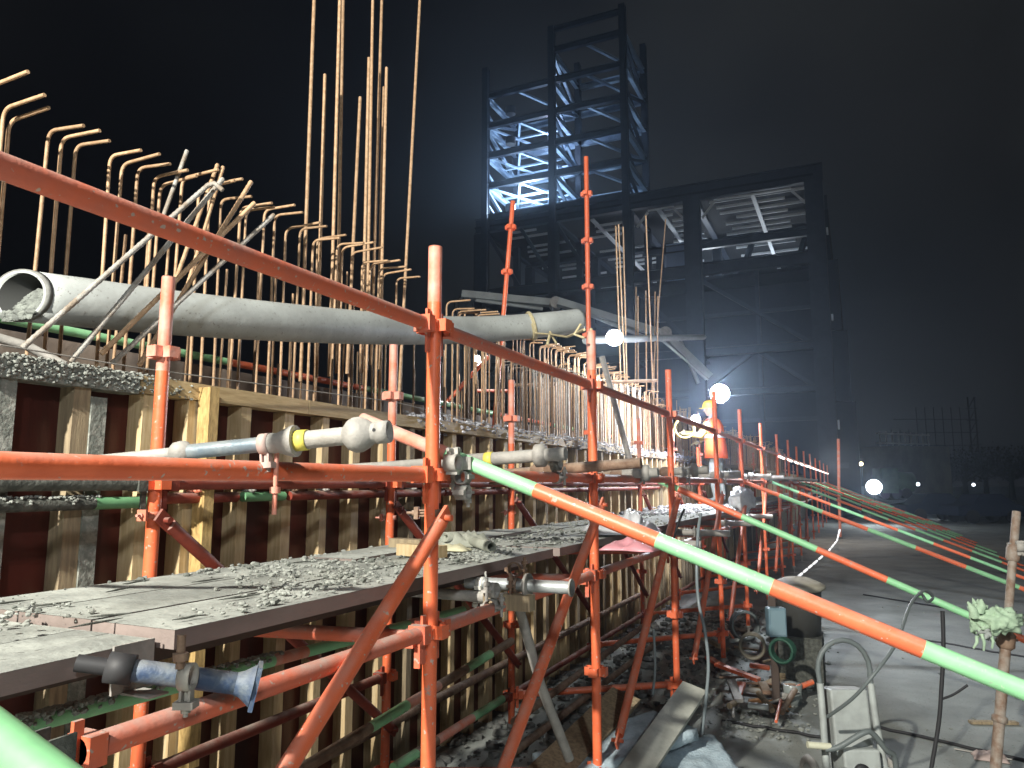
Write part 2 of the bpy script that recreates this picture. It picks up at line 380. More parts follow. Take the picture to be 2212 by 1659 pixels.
# ------------------------------------------------------------------ couplers
def coupler(p, ax1, ax2, label, m=M_gy, r=TR, off=None, s=1.0):
    """two clamp rings joined back to back: ring 1 round axis ax1 at p, ring 2 offset round ax2"""
    p = V(p); ax1 = V(ax1).normalized(); ax2 = V(ax2).normalized()
    nrm = ax1.cross(ax2).normalized() if off is None else V(off).normalized()
    t = thing('tube_coupler', label, 'scaffold clamp', p, 'scaffold clamps')
    for (c, ax) in ((p, ax1), (p+nrm*(2*r+.012), ax2)):
        b = MB(); b.ring(c, ax, r+.001, .044*s, .0045, 16)
        side = ax.cross(nrm).normalized()
        b.box(c+side*(r+.012), (.026, .010, .042*s), Matrix((side, nrm, ax)).transposed())
        b.box(c-side*(r+.006), (.016, .016, .042*s), Matrix((side, nrm, ax)).transposed())
        b.build('clamp_body', m, t)
        b = MB(); b.tube([c+side*(r+.018)-nrm*.035, c+side*(r+.018)+nrm*.05], .0065, 8)
        b.tube([c+side*(r+.018)+nrm*.022, c+side*(r+.018)+nrm*.036], .0125, 6); b.build('bolt', m, t)
    return t
X, Y, Z = V((1, 0, 0)), V((0, 1, 0)), V((0, 0, 1))
def band_clamp(p, ax, r, down, label, m, drop=.05):
    p = V(p); ax = V(ax).normalized(); dn = (V(down)-ax*V(down).dot(ax)).normalized(); sd = ax.cross(dn)
    t = thing('band_clamp', label, 'scaffold clamp', p, 'scaffold clamps')
    b = MB(); b.ring(p, ax, r+.0012, .024, .0035, 20); b.build('band', m, t)
    M = Matrix((sd, dn, ax)).transposed()
    for q in (-1, 1):
        b = MB(); b.box(p+dn*(r+.012)+ax*q*.009, (.020, .040, .005), M); b.build('lug', m, t)
    b = MB(); b.box(p+dn*(r+.030), (.034, .014, .040), M); b.build('saddle', m, t)
    b = MB(); b.tube([p+dn*(r+.004), p+dn*(r+.004+drop)], .005, 8); b.tube([p+dn*(r+.035), p+dn*(r+.046)], .010, 6); b.build('bolt', m, t)
# ------------------------------------------------------------------ props
def prop(a, b_, fr, label, mo, mi_, r1=.030, r2=.024, flange=True, collar_m=None, ye=None, ends=(0, 1)):
    """adjustable prop from a (thin inner tube end) to b (outer tube end); fr = where inner enters the collar"""
    a, b_ = V(a), V(b_); u = (b_-a).normalized(); L = (b_-a).length
    t = thing('adjustable_prop', label, 'steel prop', (a+b_)/2, 'steel props clamped to the scaffold')
    c = a+u*L*fr
    b = MB(); b.pipe([c+(b_-c)*i/4 for i in range(5)], r1, r1-.004, 18); b.build('outer_tube', mo, t)
    b = MB(); b.tube([a, a+(c-a)*.5, c+u*.02], r2, 14); b.build('inner_tube', mi_, t)
    b = MB(); b.ring(c+u*.01, u, r1*.9, .05, .010, 18); b.build('collar', collar_m or mi_, t)
    if ye is not None:
        b = MB(); e = a+u*L*ye; b.ring(e, u, r1+.0005, .035, .0015, 18); b.build('yellow_band', M_ye, t)
    if flange:
        b = MB(); M = Matrix.Identity(3)
        w = u.cross(Z).normalized(); v2 = w.cross(u); M = Matrix((w, u, v2)).transposed()
        b.lathe(b_-u*.035, [(r1, 0), (r1+.004, .012), (r1+.016, .030), (r1+.020, .035)], 18, Matrix((w, v2, u)).transposed() if False else Matrix((w, v2, -w.cross(v2) if w.cross(v2).dot(u) < 0 else w.cross(v2))).transposed())
        b.box(b_+u*.006, (.07, .009, .088), M); b.build('flange', mo, t)
    return t
# blue prop bottom left
yb = 1.15
prop(px(165, 1432, d=1.54), px(546, 1481, d=1.64), .21, 'short worn blue prop with a flared end flange, lower left', M_bl, mat('black_collar', (.03, .03, .032), None), .0225, .017)
q = px(405, 1462, d=1.55)
band_clamp(q, Rr, .0225, (0, 0, -1), 'pale band clamp with an upright bolt on the blue prop', mat('pale_clamp', (.40, .38, .33), (.3, .28, .25), 12, .6))
b = MB(); b.tube([q+V((.0, -.02, .02)), q+V((.0, -.02, .085))], .0085, 8); b.tube([q+V((0, -.02, .035)), q+V((0, -.02, .05))], .016, 6)
tag(b.build('threaded_bolt', M_br, None, q), 'rusty threaded bolt sticking up from the clamp of the blue prop', 'bolt')
# upper prop near
yp = 1.40
a = px(250, 992, d=1.84); b_ = px(842, 932, d=1.72); u = (b_-a).normalized()
t = thing('adjustable_prop', 'grey and blue prop with a yellow band and open end, above the left rail', 'steel prop', (a+b_)/2, 'steel props clamped to the scaffold')
f = lambda sx: px(sx, 992-(sx-250)*60/592, d=1.84-.12*(sx-250)/592)
b = MB(); b.tube([f(250)-u*.9, f(310), f(380)], .015, 12); b.build('inner_tube', M_gy, t)
b = MB(); b.tube([f(380), f(470), f(570)], .0185, 16); b.build('middle_tube', mat('blue_grey_steel', (.13, .17, .2), (.22, .25, .26), 15, .5, .3, .2, 60, (.36, .37, .35), .7), t)
b = MB(); b.tube([f(372), f(380), f(392), f(402), f(410)], [.0185, .027, .029, .027, .019], 16); b.build('knuckle', M_gy, t)
b = MB(); b.tube([f(570), f(590), f(600), f(632), f(640)], [.021, .025, .0235, .038, .038], 18); b.build('collar', M_gy, t)
b = MB(); b.ring(f(652), u, .0225, .03, .0025, 18); b.build('yellow_band', M_ye, t)
b = MB(); b.tube([f(640), f(700), f(762)], .0215, 18, cap=False); b.build('outer_tube', mat('pale_dusty_steel', (.36, .35, .32), (.27, .25, .22), 9, .6, .1, .3, 60, (.48, .47, .43), .7), t)
b = MB(); b.tube([f(745), f(756), f(768), f(780), f(796), f(806)], [.022, .036, .042, .042, .034, .025], 20, cap=False); b.tube([f(806), f(820)], .025, 20, cap=False)
b.pipe([f(815), f(842)], .0265, .021, 20); b.build('swivel_head', M_gy, t)
b = MB(); b.tube([f(822)-Y*.0275+Z*.004, f(822)-Y*.026+Z*.004], .0045, 8); b.build('pin_hole', M_blk, t)
band_clamp(f(574), u, .021, (.02, .0, -1), 'pinkish dusty band clamp tying the upper left prop down to the orange rail', mat('pink_dust_clamp', (.45, .33, .29), (.36, .27, .24), 12, .7), .03)
b = MB(); p0 = px(596, 1020, x=OUT_X+.03); b.tube([p0+Z*.06, p0-Z*.10], .006, 8); b.tube([p0-Z*.035, p0-Z*.05], .013, 6)
tag(b.build('threaded_bolt', M_pk, None, p0), 'pinkish bolt hanging below the orange rail at the upper left prop', 'bolt')
# second and third props
def prop2(sa, sb, y, label, m1, m2, ye=None, cf=.45, r1=.030, hd=True):
    a = px(*sa, y=y); b_ = px(*sb, y=y); u = (b_-a).normalized(); L = (b_-a).length
    t = thing('adjustable_prop', label, 'steel prop', (a+b_)/2, 'steel props clamped to the scaffold')
    c = a+u*L*cf
    b = MB(); b.pipe([c, (c+b_)/2, b_], r1, r1*.84, 16); b.build('outer_tube', m1, t)
    b = MB(); b.tube([a-u*.8, a, c], r1*.75, 12); b.build('inner_tube', m2, t)
    b = MB(); b.tube([c-u*.05, c-u*.03, c+u*.01, c+u*.03], [r1*.8, r1*1.3, r1*1.35, r1], 16); b.build('collar', m2, t)
    if hd: b = MB(); e = a+u*L*.78; b.tube([e-u*.03, e-u*.018, e+u*.018, e+u*.03], [r1, r1*1.8, r1*1.8, r1], 18); b.build('knuckle', m1, t)
    if ye: b = MB(); b.ring(a+u*L*ye, u, r1+.0005, .04, .002, 16); b.build('yellow_band', M_ye, t)
    return t
prop2((985, 996), (1222, 980), 3.15, 'dusty prop with a yellow band right of the central post', M_gy, M_gy, .32, .02)
prop2((1080, 1022), (1385, 1000), 3.62, 'rust brown prop in front of the second front post', M_br, M_br, None, .30, .027, False)
prop2((1300, 1027), (1422, 1020), 4.6, 'dark brown prop with an open end between the second and third front posts', M_gy, M_br, None, .3, .03)
prop2((1400, 1021), (1530, 1015), 6.4, 'grey brown prop with a fat dark end near the third front post', M_gy, M_br, None, .3, .034)
prop2((1520, 1028), (1600, 1024), 8.6, 'pale dusty prop level with the worker legs', M_gy, M_gy, None, .3, .04, False)
for k, y in enumerate((10.4, 12.3, 14.2, 16.2, 18.4, 20.8, 23.5)):
    prop2((1106+1600*(-.909+.418*y*1.0)/(1), 1000), (0, 0), y, 'x', M_gy, M_gy) if False else None
    a = V((-2.6, y, .1)); 
    t = thing('adjustable_prop', f'{NUM[k]} small dusty prop beyond the worker lying across the walkway rail', 'steel prop', a, 'steel props clamped to the scaffold')
    b = MB(); b.tube([a, V((-1.7, y, .1))], .024, 8); b.build('inner_tube', M_br, t)
    b = MB(); b.tube([V((-1.7, y, .1)), V((-1.02, y, .1))], .032, 10); b.tube([V((-1.3, y, .1)), V((-1.24, y, .1))], .05, 10); b.build('outer_tube', M_gy, t)
# galvanised prop below the walkway near the central post
a = px(1008, 1258, y=2.75); b_ = px(1236, 1270, y=2.75)
t = thing('adjustable_prop', 'bright galvanised tube with a round end plate below the walkway edge', 'steel prop', (a+b_)/2, 'steel props clamped to the scaffold')
b = MB(); b.tube([a, (a+b_)/2, b_], .0242, 18); b.build('tube', M_gv, t)
u = (b_-a).normalized(); w = u.cross(Z).normalized(); v2 = w.cross(u)
b = MB(); b.tube([b_-u*.006, b_], .034, 18); b.build('end_plate', M_gy, t)
b = MB(); b.ring(px(1140, 1266, y=2.75), u, .025, .012, .025, 18); b.build('wing_nut', M_gy, t)
coupler(px(1112, 1264, y=2.75), X, Y, 'dark clamp with a bolt head on the galvanised tube', M_br, .0245, off=(0, 0, 1), s=.7)
coupler(px(1040, 1262, y=2.75), X, Z, 'whitish clamp hanging under the galvanised tube', mat('whitish_steel', (.55, .55, .5), None, rough=.5), .0245, off=(0, .3, -1), s=.7)
a = px(700, 1243, y=2.95) if False else px(960, 1282, y=2.72); b_ = px(1140, 1296, y=2.72)
t = thing('timber_bearer', 'sawn timber block end beneath the galvanised tube', 'timber', (a+b_)/2)
b = MB(); b.beam(px(1050, 1296, y=2.72), px(1150, 1303, y=2.72), .055, .06); b.build('block', M_wdd, t)
b = MB(); b.tube([a-X*.5, px(1048, 1290, y=2.72)], .022, 12); tag(b.build('short_tube', M_gy, None, a), 'dusty grey tube ending at the timber block below the walkway', 'scaffold tube')
coupler(px(1062, 1310, x=OUT_X), Y, X, 'pale clamp on the tube right of the central post below the walkway', M_gy, off=(0, 0, 1))
b = MB(); p0 = px(1118, 1300, d=3.2); p1 = px(1168, 1480, d=3.3); p2 = px(1230, 1640, d=3.4); b.tube([p0, p1, p2], .021, 12)
tag(b.build('leaning_tube', M_gy, None, p2), 'grey dusty tube slanting down behind the second diagonal brace', 'scaffold tube')
for k, (sxy, x) in enumerate((((935, 1108), OUT_X), ((1285, 1125), OUT_X), ((845, 1118), IN_X), ((328, 1112), IN_X), ((1107, 1107), IN_X))):
    p = px(*sxy, x=x)
    for dz in (0,):
        band_clamp(p, Z, TR, (.3, -1, 0) if k % 2 else (-1, -.35, 0), ["rusty clamp on the central post above the walkway", "brown clamp on the second front post above the walkway", "pinkish clamp on the pale topped post at the formwork", "pinkish clamp on the far left post", "dusty clamp on the post right of the central post at the formwork"][k], M_pk if k > 1 else M_br, .06)
coupler(px(978, 1000, x=-1.2), X, Z, 'dark bolted clamp on the green part of the nearest striped tube', M_gy, .0245, off=(0, 1, 0))
coupler(px(1000, 1030, x=-1.2), Y, X, 'small pale clamp under the nearest striped tube', M_gy, .02, off=(0, 0, -1))
for k, y in enumerate((3.3, 4.75, 6.2, 8.1, 10.2, 12.5)):
    coupler((OUT_X, y, .03), Y, X, f'{NUM[k]} clamp on the middle rail beyond the central post', M_gy, off=(0, 0, 1))
for k, y in enumerate((5.3, 6.6, 8.3, 10.2)):
    p = V((OUT_X, y, -.475)); coupler(p, Y, X, f'{NUM[k]} clamp on the lower rail beyond the second front post', M_gy, off=(0, 0, 1))
    b = MB(); b.tube([V((-2.3, y, -.42)), V((-1.0, y, -.42))], .028, 12)
    tag(b.build('short_prop', M_gy, None, p), f'{NUM[k]} dusty tube end poking out under the far walkway', 'steel prop')
# ------------------------------------------------------------------ formwork wall
FX = -2.8
fw = thing('formwork_wall', 'long timber studded formwork with dark red plywood running into the distance', 'formwork', (FX, 1, GZ))
b = MB(); b.box((FX-.010, 30, -.725), (.02, 62, 2.25)); b.build('plywood_panel', M_ply, fw)
b = MB(); farb = MB(); ys = []
stud_ys = [.4, .7, 1.0, 1.3, 1.62, 1.895, 1.965, 2.20, 2.43, 2.75, 3.07]
y = 3.36
while y < 46: stud_ys.append(y); y += .3+random.uniform(-.02, .02)
protos = {}
for i, y in enumerate(stud_ys):
    w = .062+random.uniform(-.006, .012); d = .085+random.uniform(-.008, .01)
    bb = farb if i >= 96 else MB()
    caked = y < 1.95
    lean = random.uniform(-.006, .006)
    zt = .375
    if i == 6: zt = .34
    c0 = V((FX+d/2, y, GZ)); c1 = V((FX+d/2, y+lean, zt))
    bb.beam(c0, c1, w, d, up=(1, 0, 0))
    if i < 96:
        m = M_wc if (i in (3, 4, 6)) else (M_wdd if (random.random() < .3 or (y < 2 and i % 3 == 0)) else M_wd)
        bb.build('stud', m, fw)
o = farb.build('far_studs', M_wd, fw); o['kind'] = 'stuff'
# second layer studs (some doubled)
yj = [-.6, 2.14, 3.2, 4.9, 7.4, 9.8, 12.4, 15, 18, 22, 27, 33, 40, 46]
for i in range(len(yj)-1):
    b = MB(); z = .415+random.uniform(-.006, .006)
    b.box((FX+.052, (yj[i]+yj[i+1])/2, z), (.10, yj[i+1]-yj[i]-.008, .075)); b.build('top_rail', M_wc if i == 0 else (M_wdh if i < 4 else M_wdd), fw)
b = MB(); b.beam((FX+.135, 2.47, -1.2), (FX+.135, 2.475, .435), .055, .07, up=(1, 0, 0)); b.build('doubled_stud', mat('nailed_pine', (.58, .40, .16), (.36, .24, .09), 14, .7, 0, .5, 60, stretch=(4, 4, 1)), fw)
# cement caked on the rail at left, and wet slurry along the rail further on
b = MB()
for i in range(1500):
    y = 1.45+.95*random.random()
    fall = max(0, 1-(y-1.6)/.75)
    if random.random() > fall+.12: continue
    p = V((FX+.10+random.uniform(-.01, .012), y, .375+random.uniform(0, .085)))
    b.lump(p, random.uniform(.003, .010), i, .8)
for i in range(160):
    b.lump((FX+.05+random.uniform(-.05, .05), 1.5+.75*random.random(), .455), random.uniform(.006, .016), i+900, .6)
o = b.build('caked_cement', M_cem, fw); o['kind'] = 'stuff'
b = MB()
for i in range(2600):
    y = 4.3+10*random.random()**1.0; b.lump((FX+.06+random.uniform(-.07, .06), y, .445+random.uniform(-.07, .05)*(.4+random.random())), random.uniform(.006, .022), i, .6)
M_wet = mat('wet_slurry', (.30, .31, .34), (.45, .46, .5), 20, .22, 0, .4, 60, spec=.9)
tag(b.build('wet_slurry', M_wet), 'glistening wet concrete slurry along the formwork edge under the rebars', 'concrete slurry', kind='stuff')
# wire along the rail
b = MB(); b.tube([px(0, 745, x=-2.66), px(300, 795, x=-2.66), px(850, 868, x=-2.68), px(1090, 925, x=-2.68)], .003, 6)
tag(b.build('thin_wire', M_gy, None, px(300, 795, x=-2.66)), 'thin taut wire running along the formwork top', 'wire')
# walings on the outside of the studs
WX = FX+.125
def wal(y0, y1, z, m, label, r=TR, x=WX, cat='waling tube'):
    b = MB(); k = 8; b.tube([V((x, y0+(y1-y0)*i/k, z)) for i in range(k+1)], r, 12, [1]*7+[0] if isinstance(m, list) else 0)
    return tag(b.build('waling_tube', m, None, (x, y0, z)), label, cat, 'waling tubes across the formwork studs')
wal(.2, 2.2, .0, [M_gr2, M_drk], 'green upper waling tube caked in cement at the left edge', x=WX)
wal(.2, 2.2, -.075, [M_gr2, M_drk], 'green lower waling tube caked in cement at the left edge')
wal(2.3, 3.4, .012, M_gy, 'dusty grey upper waling tube behind the far left post')
wal(2.25, 2.68, -.062, M_rd, 'brown lower waling tube behind the far left post')
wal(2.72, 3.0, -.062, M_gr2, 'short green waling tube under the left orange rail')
wal(3.03, 4.6, -.062, M_rd, 'brown waling tube left of the central post', x=WX+.01)
wal(3.45, 4.9, .012, M_br, 'brown upper waling tube left of the central post')
wal(4.65, 6.2, -.062, M_rd, 'red brown waling tube right of the central post')
wal(5.0, 7.4, .012, M_gy, 'grey waling tube right of the central post')
wal(7.45, 12, .012, M_gy, 'dusty waling tube behind the third front post')
wal(6.3, 11, -.062, M_rd, 'dark lower waling tube behind the third front post')
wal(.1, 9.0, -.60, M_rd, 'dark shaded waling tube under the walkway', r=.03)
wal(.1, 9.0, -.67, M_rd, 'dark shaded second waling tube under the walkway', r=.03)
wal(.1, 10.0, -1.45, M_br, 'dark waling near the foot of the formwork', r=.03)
b = MB()
for i in range(360):
    y = 1.35+.62*random.random(); a = random.gauss(0, .7); zz = random.choice((0, -.075)); r = TR+.004
    b.lump((WX+math.sin(a)*r, y, zz+abs(math.cos(a))*r), random.uniform(.003, .011), i, .7)
tag(b.build('cement_crust', M_cem), 'crumbly cement crust on the green waling tubes at the left edge', 'cement crust', kind='stuff')
for k, y in enumerate((2.18, 2.42, 2.75, 3.05, 3.3, 3.8, 4.2, 4.6, 5.3, 6.0)):
    coupler((WX+.0, y, .012), Y, Z, f'{NUM[k]} small clamp on the waling tubes along the formwork, from the left', [M_gy, M_pk, M_gy, M_br][k % 4], off=(1, 0, 0), s=.8)
# stub tubes standing out of the formwork
for k, (y, m) in enumerate(((2.35, M_gy), (2.9, M_br), (3.55, M_gy), (4.3, M_gy), (5.2, M_br), (6.3, M_gy))):
    b = MB(); b.tube([V((WX+.03, y, .06)), V((WX+.50, y+.25, .055))], .022, 12); b.tube([V((WX+.42, y+.21, .056)), V((WX+.47, y+.235, .056))], .033, 12)
    tag(b.build('tie_prop', m, None, (WX, y, .06)), f'{NUM[k]} short dusty prop head lying on the waling, from the left', 'steel prop', 'short props on the waling')
# inner long tubes under the walkway (green / pink banded with cement)
def banded(sa, sb, x, cols, label, r=TR):
    a = px(*sa, x=x); b_ = px(*sb, x=x); b = MB(); n = len(cols)
    b.tube([a+(b_-a)*i/n for i in range(n+1)], r, 12, cols)
    return a, b_, tag(b.build('banded_tube', [M_or, M_gr, M_pk, M_br], None, a), label, 'scaffold tube')
a, b_, _ = banded((40, 1572), (1000, 1318), -2.12, [1, 1, 1, 1, 1, 2, 1, 1, 3, 1, 2, 1, 1], 'green banded tube with cement crust rising under the walkway, lower left')
b = MB(); a = V(a); b_ = V(b_)
for i in range(420):
    f_ = random.random()**1.7*.40; g = random.gauss(0, .8); p = a+(b_-a)*f_
    b.lump(p+V((math.sin(g)*TR, 0, abs(math.cos(g))*TR+.004)), random.uniform(.005, .014), i, .8)
tag(b.build('cement_crust', M_cem), 'lumpy cement crust on the green banded tube at lower left', 'cement crust', kind='stuff')
banded((590, 1700), (1105, 1385), -2.0, [3, 3, 1, 2, 3, 1, 3], 'brown and green banded tube low behind the second brace')
banded((850, 1659), (1085, 1510), -2.1, [1, 3, 2, 2, 1, 1], 'green and pink banded tube near the ground between the posts')
banded((1090, 1640), (1430, 1380), -1.9, [3, 3, 3, 3], 'cement crusted dark tube on the ground right of the second brace')
banded((1110, 1560), (1420, 1330), -1.95, [3, 3], 'dark crusted tube rising behind the second front post')
# bottom left clamp head at ledger end
t = thing('jack_head', 'dark steel fork head at the end of the dusty orange tube, lower left', 'fork head', (OUT_X, .88, -.47))
b = MB(); b.box((OUT_X, .862, -.47), (.07, .010, .085)); b.build('plate', M_drk, t)
for q_ in (-.035, .035):
    b = MB(); b.box((OUT_X+q_, .89, -.47), (.006, .05, .085)); b.build('cheek', M_drk, t)
# ------------------------------------------------------------------ walkway boards
def board(x0, x1, y0, y1, z, label, th=.055, m=M_deck, rot=0, tilt=0):
    t = thing('walkway_board', label, 'walkway board', ((x0+x1)/2, (y0+y1)/2, z), 'boards of the scaffold walkway')
    w, l = x1-x0, y1-y0; b = MB(); nx, ny = max(2, int(w/.05)), max(2, int(l/.08))
    c = V(((x0+x1)/2, (y0+y1)/2, z)); R = Matrix.Rotation(rot, 3, 'Z') @ Matrix.Rotation(tilt, 3, 'X')
    vs = []
    for j in range(ny+1):
        for i in range(nx+1):
            x = -w/2+w*i/nx; y = -l/2+l*j/ny
            h = 0 if i in (0, nx) or j in (0, ny) else max(0, noise.noise(V(((x+c.x)*5, (y+c.y)*5, z)))*.012+noise.noise(V(((x+c.x)*17, (y+c.y)*17, z)))*.006)
            vs.append(c+R @ V((x, y, h)))
    b.add(vs, [[j*(nx+1)+i, j*(nx+1)+i+1, (j+1)*(nx+1)+i+1, (j+1)*(nx+1)+i] for j in range(ny) for i in range(nx)], True)
    b.build('top_sheet', m, t)
    b = MB(); b.box(c+R @ V((0, 0, -th/2-.001)), (w-.001, l-.001, th), R); b.build('frame', M_fasc, t)
    return t
PZ = -.32
ends = [(-1.0, 1.235), (1.245, 3.55), (3.56, 5.9), (5.91, 8.4), (8.41, 11.2), (11.21, 14.5), (14.51, 18), (18.01, 22), (22.01, 27), (27.01, 34)]
for i, (y0, y1) in enumerate(ends):
    for j in range(3):
        x0 = -2.24+j*(.28 if i else .2655)
        dz = random.uniform(-.003, .003)+(-.022 if i == 0 else 0)
        board(x0, x0+(.274 if i else .259), y0+(j*.04 if i > 1 else 0), y1-.004+(j*.04 if i > 1 else 0), PZ+dz-.002*j, f'{["inner", "middle", "outer"][j]} board of the {NUM[i]} length of the walkway from the left', .042)
board(-2.2, -1.95, 2.6, 4.6, PZ+.012, 'thin warped board lying on the walkway beside the rag', .012, rot=.03, tilt=.004)
b = MB(); q = px(60, 1432, z=PZ-.07); b.box((-1.50, .80, PZ-.020), (.085, .16, .012)); 
tag(b.build('red_cap', M_or, None, q), 'orange painted steel plate under the bottom left board corner', 'steel plate')
b = MB(); b.box((-1.44, 1.17, PZ-.07), (.006, .10, .10)); b.box((-1.40, 1.17, PZ-.121), (.086, .05, .004)); tag(b.build('angle_bracket', M_gy, None, (-1.44, 1.17, PZ-.09)), 'small steel angle bracket hooked on the board edge at left', 'bracket')
b = MB(); b.box((-1.60, 2.0, PZ-.08), (.045, 3.0, .06)); tag(b.build('timber_bearer', mat('dark_wood', (.07, .05, .04), None, rough=.8), None, (-1.45, 2.0, PZ-.09)), 'dark timber bearer beneath the near walkway', 'timber')
# debris
def rubble(n, y0, y1, label, rmin=.003, rmax=.012, seed=1, bias=1.0, xr=(-2.22, -1.42), m=M_cem, pw=3.0):
    rnd = random.Random(seed); b = MB()
    k = 0
    while k < n:
        y = y0+(y1-y0)*rnd.random()**bias; x = rnd.uniform(*xr)
        if noise.noise(V((x*2.2, y*1.6, seed)))+rnd.uniform(-.3, .3) < -.02: continue
        r = rmin+(rmax-rmin)*rnd.random()**pw; b.lump((x, y, PZ+.002+r*.3), r, k+seed*999, .65); k += 1
    return tag(b.build('concrete_crumbs', m), label, 'concrete crumbs', kind='stuff')
rubble(3600, .75, 4.2, 'crumbs and clods of concrete scattered over the near walkway', .0012, .013, 1, 1.0, pw=5)
b = MB(); rnd = random.Random(77)
for i in range(60):
    c = V((rnd.uniform(-2.2, -1.44), rnd.uniform(1.0, 4.4), PZ+.004)); a = rnd.gauss(1.45, .25); l = rnd.uniform(.03, .16)
    pts = [c+V((math.cos(a)*l*q+rnd.uniform(-.004, .004), math.sin(a)*l*q, 0)) for q in (0, .35, .7, 1)]; b.tube(pts, [.001, .003, .0026, .0008], 5)
tag(b.build('splinters', M_drk), 'dark splinters and cracks of dried slurry on the near walkway', 'splinters', kind='stuff')
rubble(420, 1.2, 5, 'darker clods lying on the near walkway', .003, .017, 2, .9, pw=3, m=mat('dark_clods', (.13, .14, .125), None, rough=.9))
rubble(900, 4.2, 12, 'concrete crumbs on the far walkway', .003, .018, 3)
rubble(700, 7.5, 11.5, 'glistening wet spill on the far walkway beneath the lamps', .008, .035, 4, 1, (-2.5, -1.6), M_wet)
# cloth and block on the walkway
t = thing('timber_block', 'short sawn timber block on the walkway left of the central post', 'timber block', px(880, 1195, z=PZ))
b = MB(); b.beam(px(868, 1186, z=PZ+.03), px(955, 1192, z=PZ+.03), .07, .05); b.build('block', M_wd, t)
b = MB(); b.beam(px(848, 1172, z=PZ+.03), px(915, 1176, z=PZ+.03), .06, .045); b.build('offcut', M_wdd, t)
def cloth(c, sx, sy, h, m, label, cat, name, seed=0, n=22, rot=0, base=0):
    b = MB(); vs = []; rnd = random.Random(seed)
    for j in range(n+1):
        for i in range(n+1):
            u = i/n*2-1; v = j/n*2-1; e = max(0, 1-max(abs(u), abs(v))**3)
            k = 1+.22*noise.noise(V((math.atan2(v, u)*1.4, seed, 0)))
            hh = h*e*(.40+.5*(noise.noise(V((u*2.1+seed, v*2.1, 1))))+.5*abs(noise.noise(V((u*4+seed, v*2.2, 4)))))*(1-.35*(u*u+v*v)/2)
            q = Matrix.Rotation(rot, 3, 'Z') @ V((u*sx*k, v*sy*k, hh+.004)); vs.append(V(c)+q)
    b.add(vs, [[j*(n+1)+i, j*(n+1)+i+1, (j+1)*(n+1)+i+1, (j+1)*(n+1)+i] for j in range(n) for i in range(n)], True)
    o = b.build(name, m, None, c); s = o.modifiers.new('s', 'SOLIDIFY'); s.thickness = .006; s.offset = 1
    return tag(o, label, cat)
cc = px(990, 1182, z=PZ); cloth(cc+V((0, .05, 0)), .16, .10, .10, M_tarp, 'crumpled olive grey cloth on the walkway right of the central post', 'cloth', 'crumpled_cloth', 3, rot=.5)
b = MB(); p = px(1000, 1165, z=PZ+.07); b.pipe([px(960, 1160, z=PZ+.055), px(1000, 1158, z=PZ+.05), px(1030, 1172, z=PZ+.03), px(1062, 1182, z=PZ+.025)], .025, .020, 14)
tag(b.build('rolled_cloth', M_tarp, None, cc), 'rolled end of the olive cloth lying on the walkway', 'cloth roll')
cloth(px(985, 1190, z=PZ)+V((0, -.03, 0)), .08, .05, .04, mat('pale_yellow_cloth', (.5, .48, .33), None, rough=.9), 'pale yellow rag beside the crumpled cloth', 'rag', 'yellow_rag', 8, 10)
M_plast = mat('white_plastic_sheet', (.62, .64, .66), (.5, .52, .55), 8, .25, 0, .6, 30, spec=.8)
cloth(px(1345, 1150, z=PZ), .24, .36, .16, M_plast, 'crumpled white plastic sheet on the walkway behind the nearest striped tube', 'plastic sheet', 'plastic_sheet', 5, rot=.3)
cloth(px(1372, 1188, z=PZ)+V((.0, 0, .0)), .12, .14, .07, mat('pink_plastic', (.55, .25, .28), None, rough=.4), 'pink plastic bag beside the white sheet', 'plastic bag', 'pink_bag', 6, 12)
WS = px(1605, 1102, z=PZ)
# ------------------------------------------------------------------ upstand, guard tube behind
b = MB(); b.box((-3.615, 18, .30), (.03, 36, .84)); tag(b.build('upstand_board', M_strip, None, (-3.615, 18, .3)), 'grey brown stained upstand board behind the near rebars', 'formwork board')
b = MB(); b.box((-3.565, 18, .735), (.05, 36, .03)); 
a = px(-20, 706, x=-3.62); k = 22; cols = [0, 1, 1, 1, 0, 0, 1, 1, 1, 0, 0, 1, 1, 0, 1, 1, 0, 0, 1, 1, 0, 1]
b = MB(); b.tube([V((-3.62, .8+.62*i*(1+.02*i), .775)) for i in range(k+1)], TR, 12, cols)
tag(b.build('banded_tube', [M_or, M_gr], None, (-3.62, .8, .775)), 'orange and green banded tube lying along the upstand behind the rebars', 'scaffold tube')
b = MB(); b.tube([px(-10, 728, x=-3.2), px(60, 748, x=-3.15), px(140, 790, x=-3.05)], .02, 10); tag(b.build('loose_tube', M_gy, None, px(60, 748, x=-3.15)), 'dusty grey tube end lying behind the formwork at the left edge', 'scaffold tube')
# ------------------------------------------------------------------ grey pipe
pp = [(-60, 628, 2.78), (22, 636, 3.0), (200, 656, 3.22), (400, 678, 3.58), (650, 699, 4.22), (850, 711, 5.05), (1000, 713, 5.8), (1100, 708, 6.2), (1190, 700, 6.4), (1250, 693, 6.55)]
P = [px(a, b_, d=d) for a, b_, d in pp[1:]]
def cr(P, n=6):
    out = []
    for i in range(len(P)-1):
        p0 = P[max(0, i-1)]; p1 = P[i]; p2 = P[i+1]; p3 = P[min(len(P)-1, i+2)]
        for k in range(n):
            t = k/n; out.append(.5*((2*p1)+(p2-p0)*t+(2*p0-5*p1+4*p2-p3)*t*t+(3*p1-p0-3*p2+p3)*t**3))
    return out+[P[-1]]
t = thing('concrete_pipe', 'long thick grey pipe with an open cement clogged end, lying across the rebars', 'pipe', P[0])
b = MB(); path = cr(P); 
del path[1:4]
d0 = (path[1]-path[0]).normalized(); sd0 = d0.cross(Z).normalized()
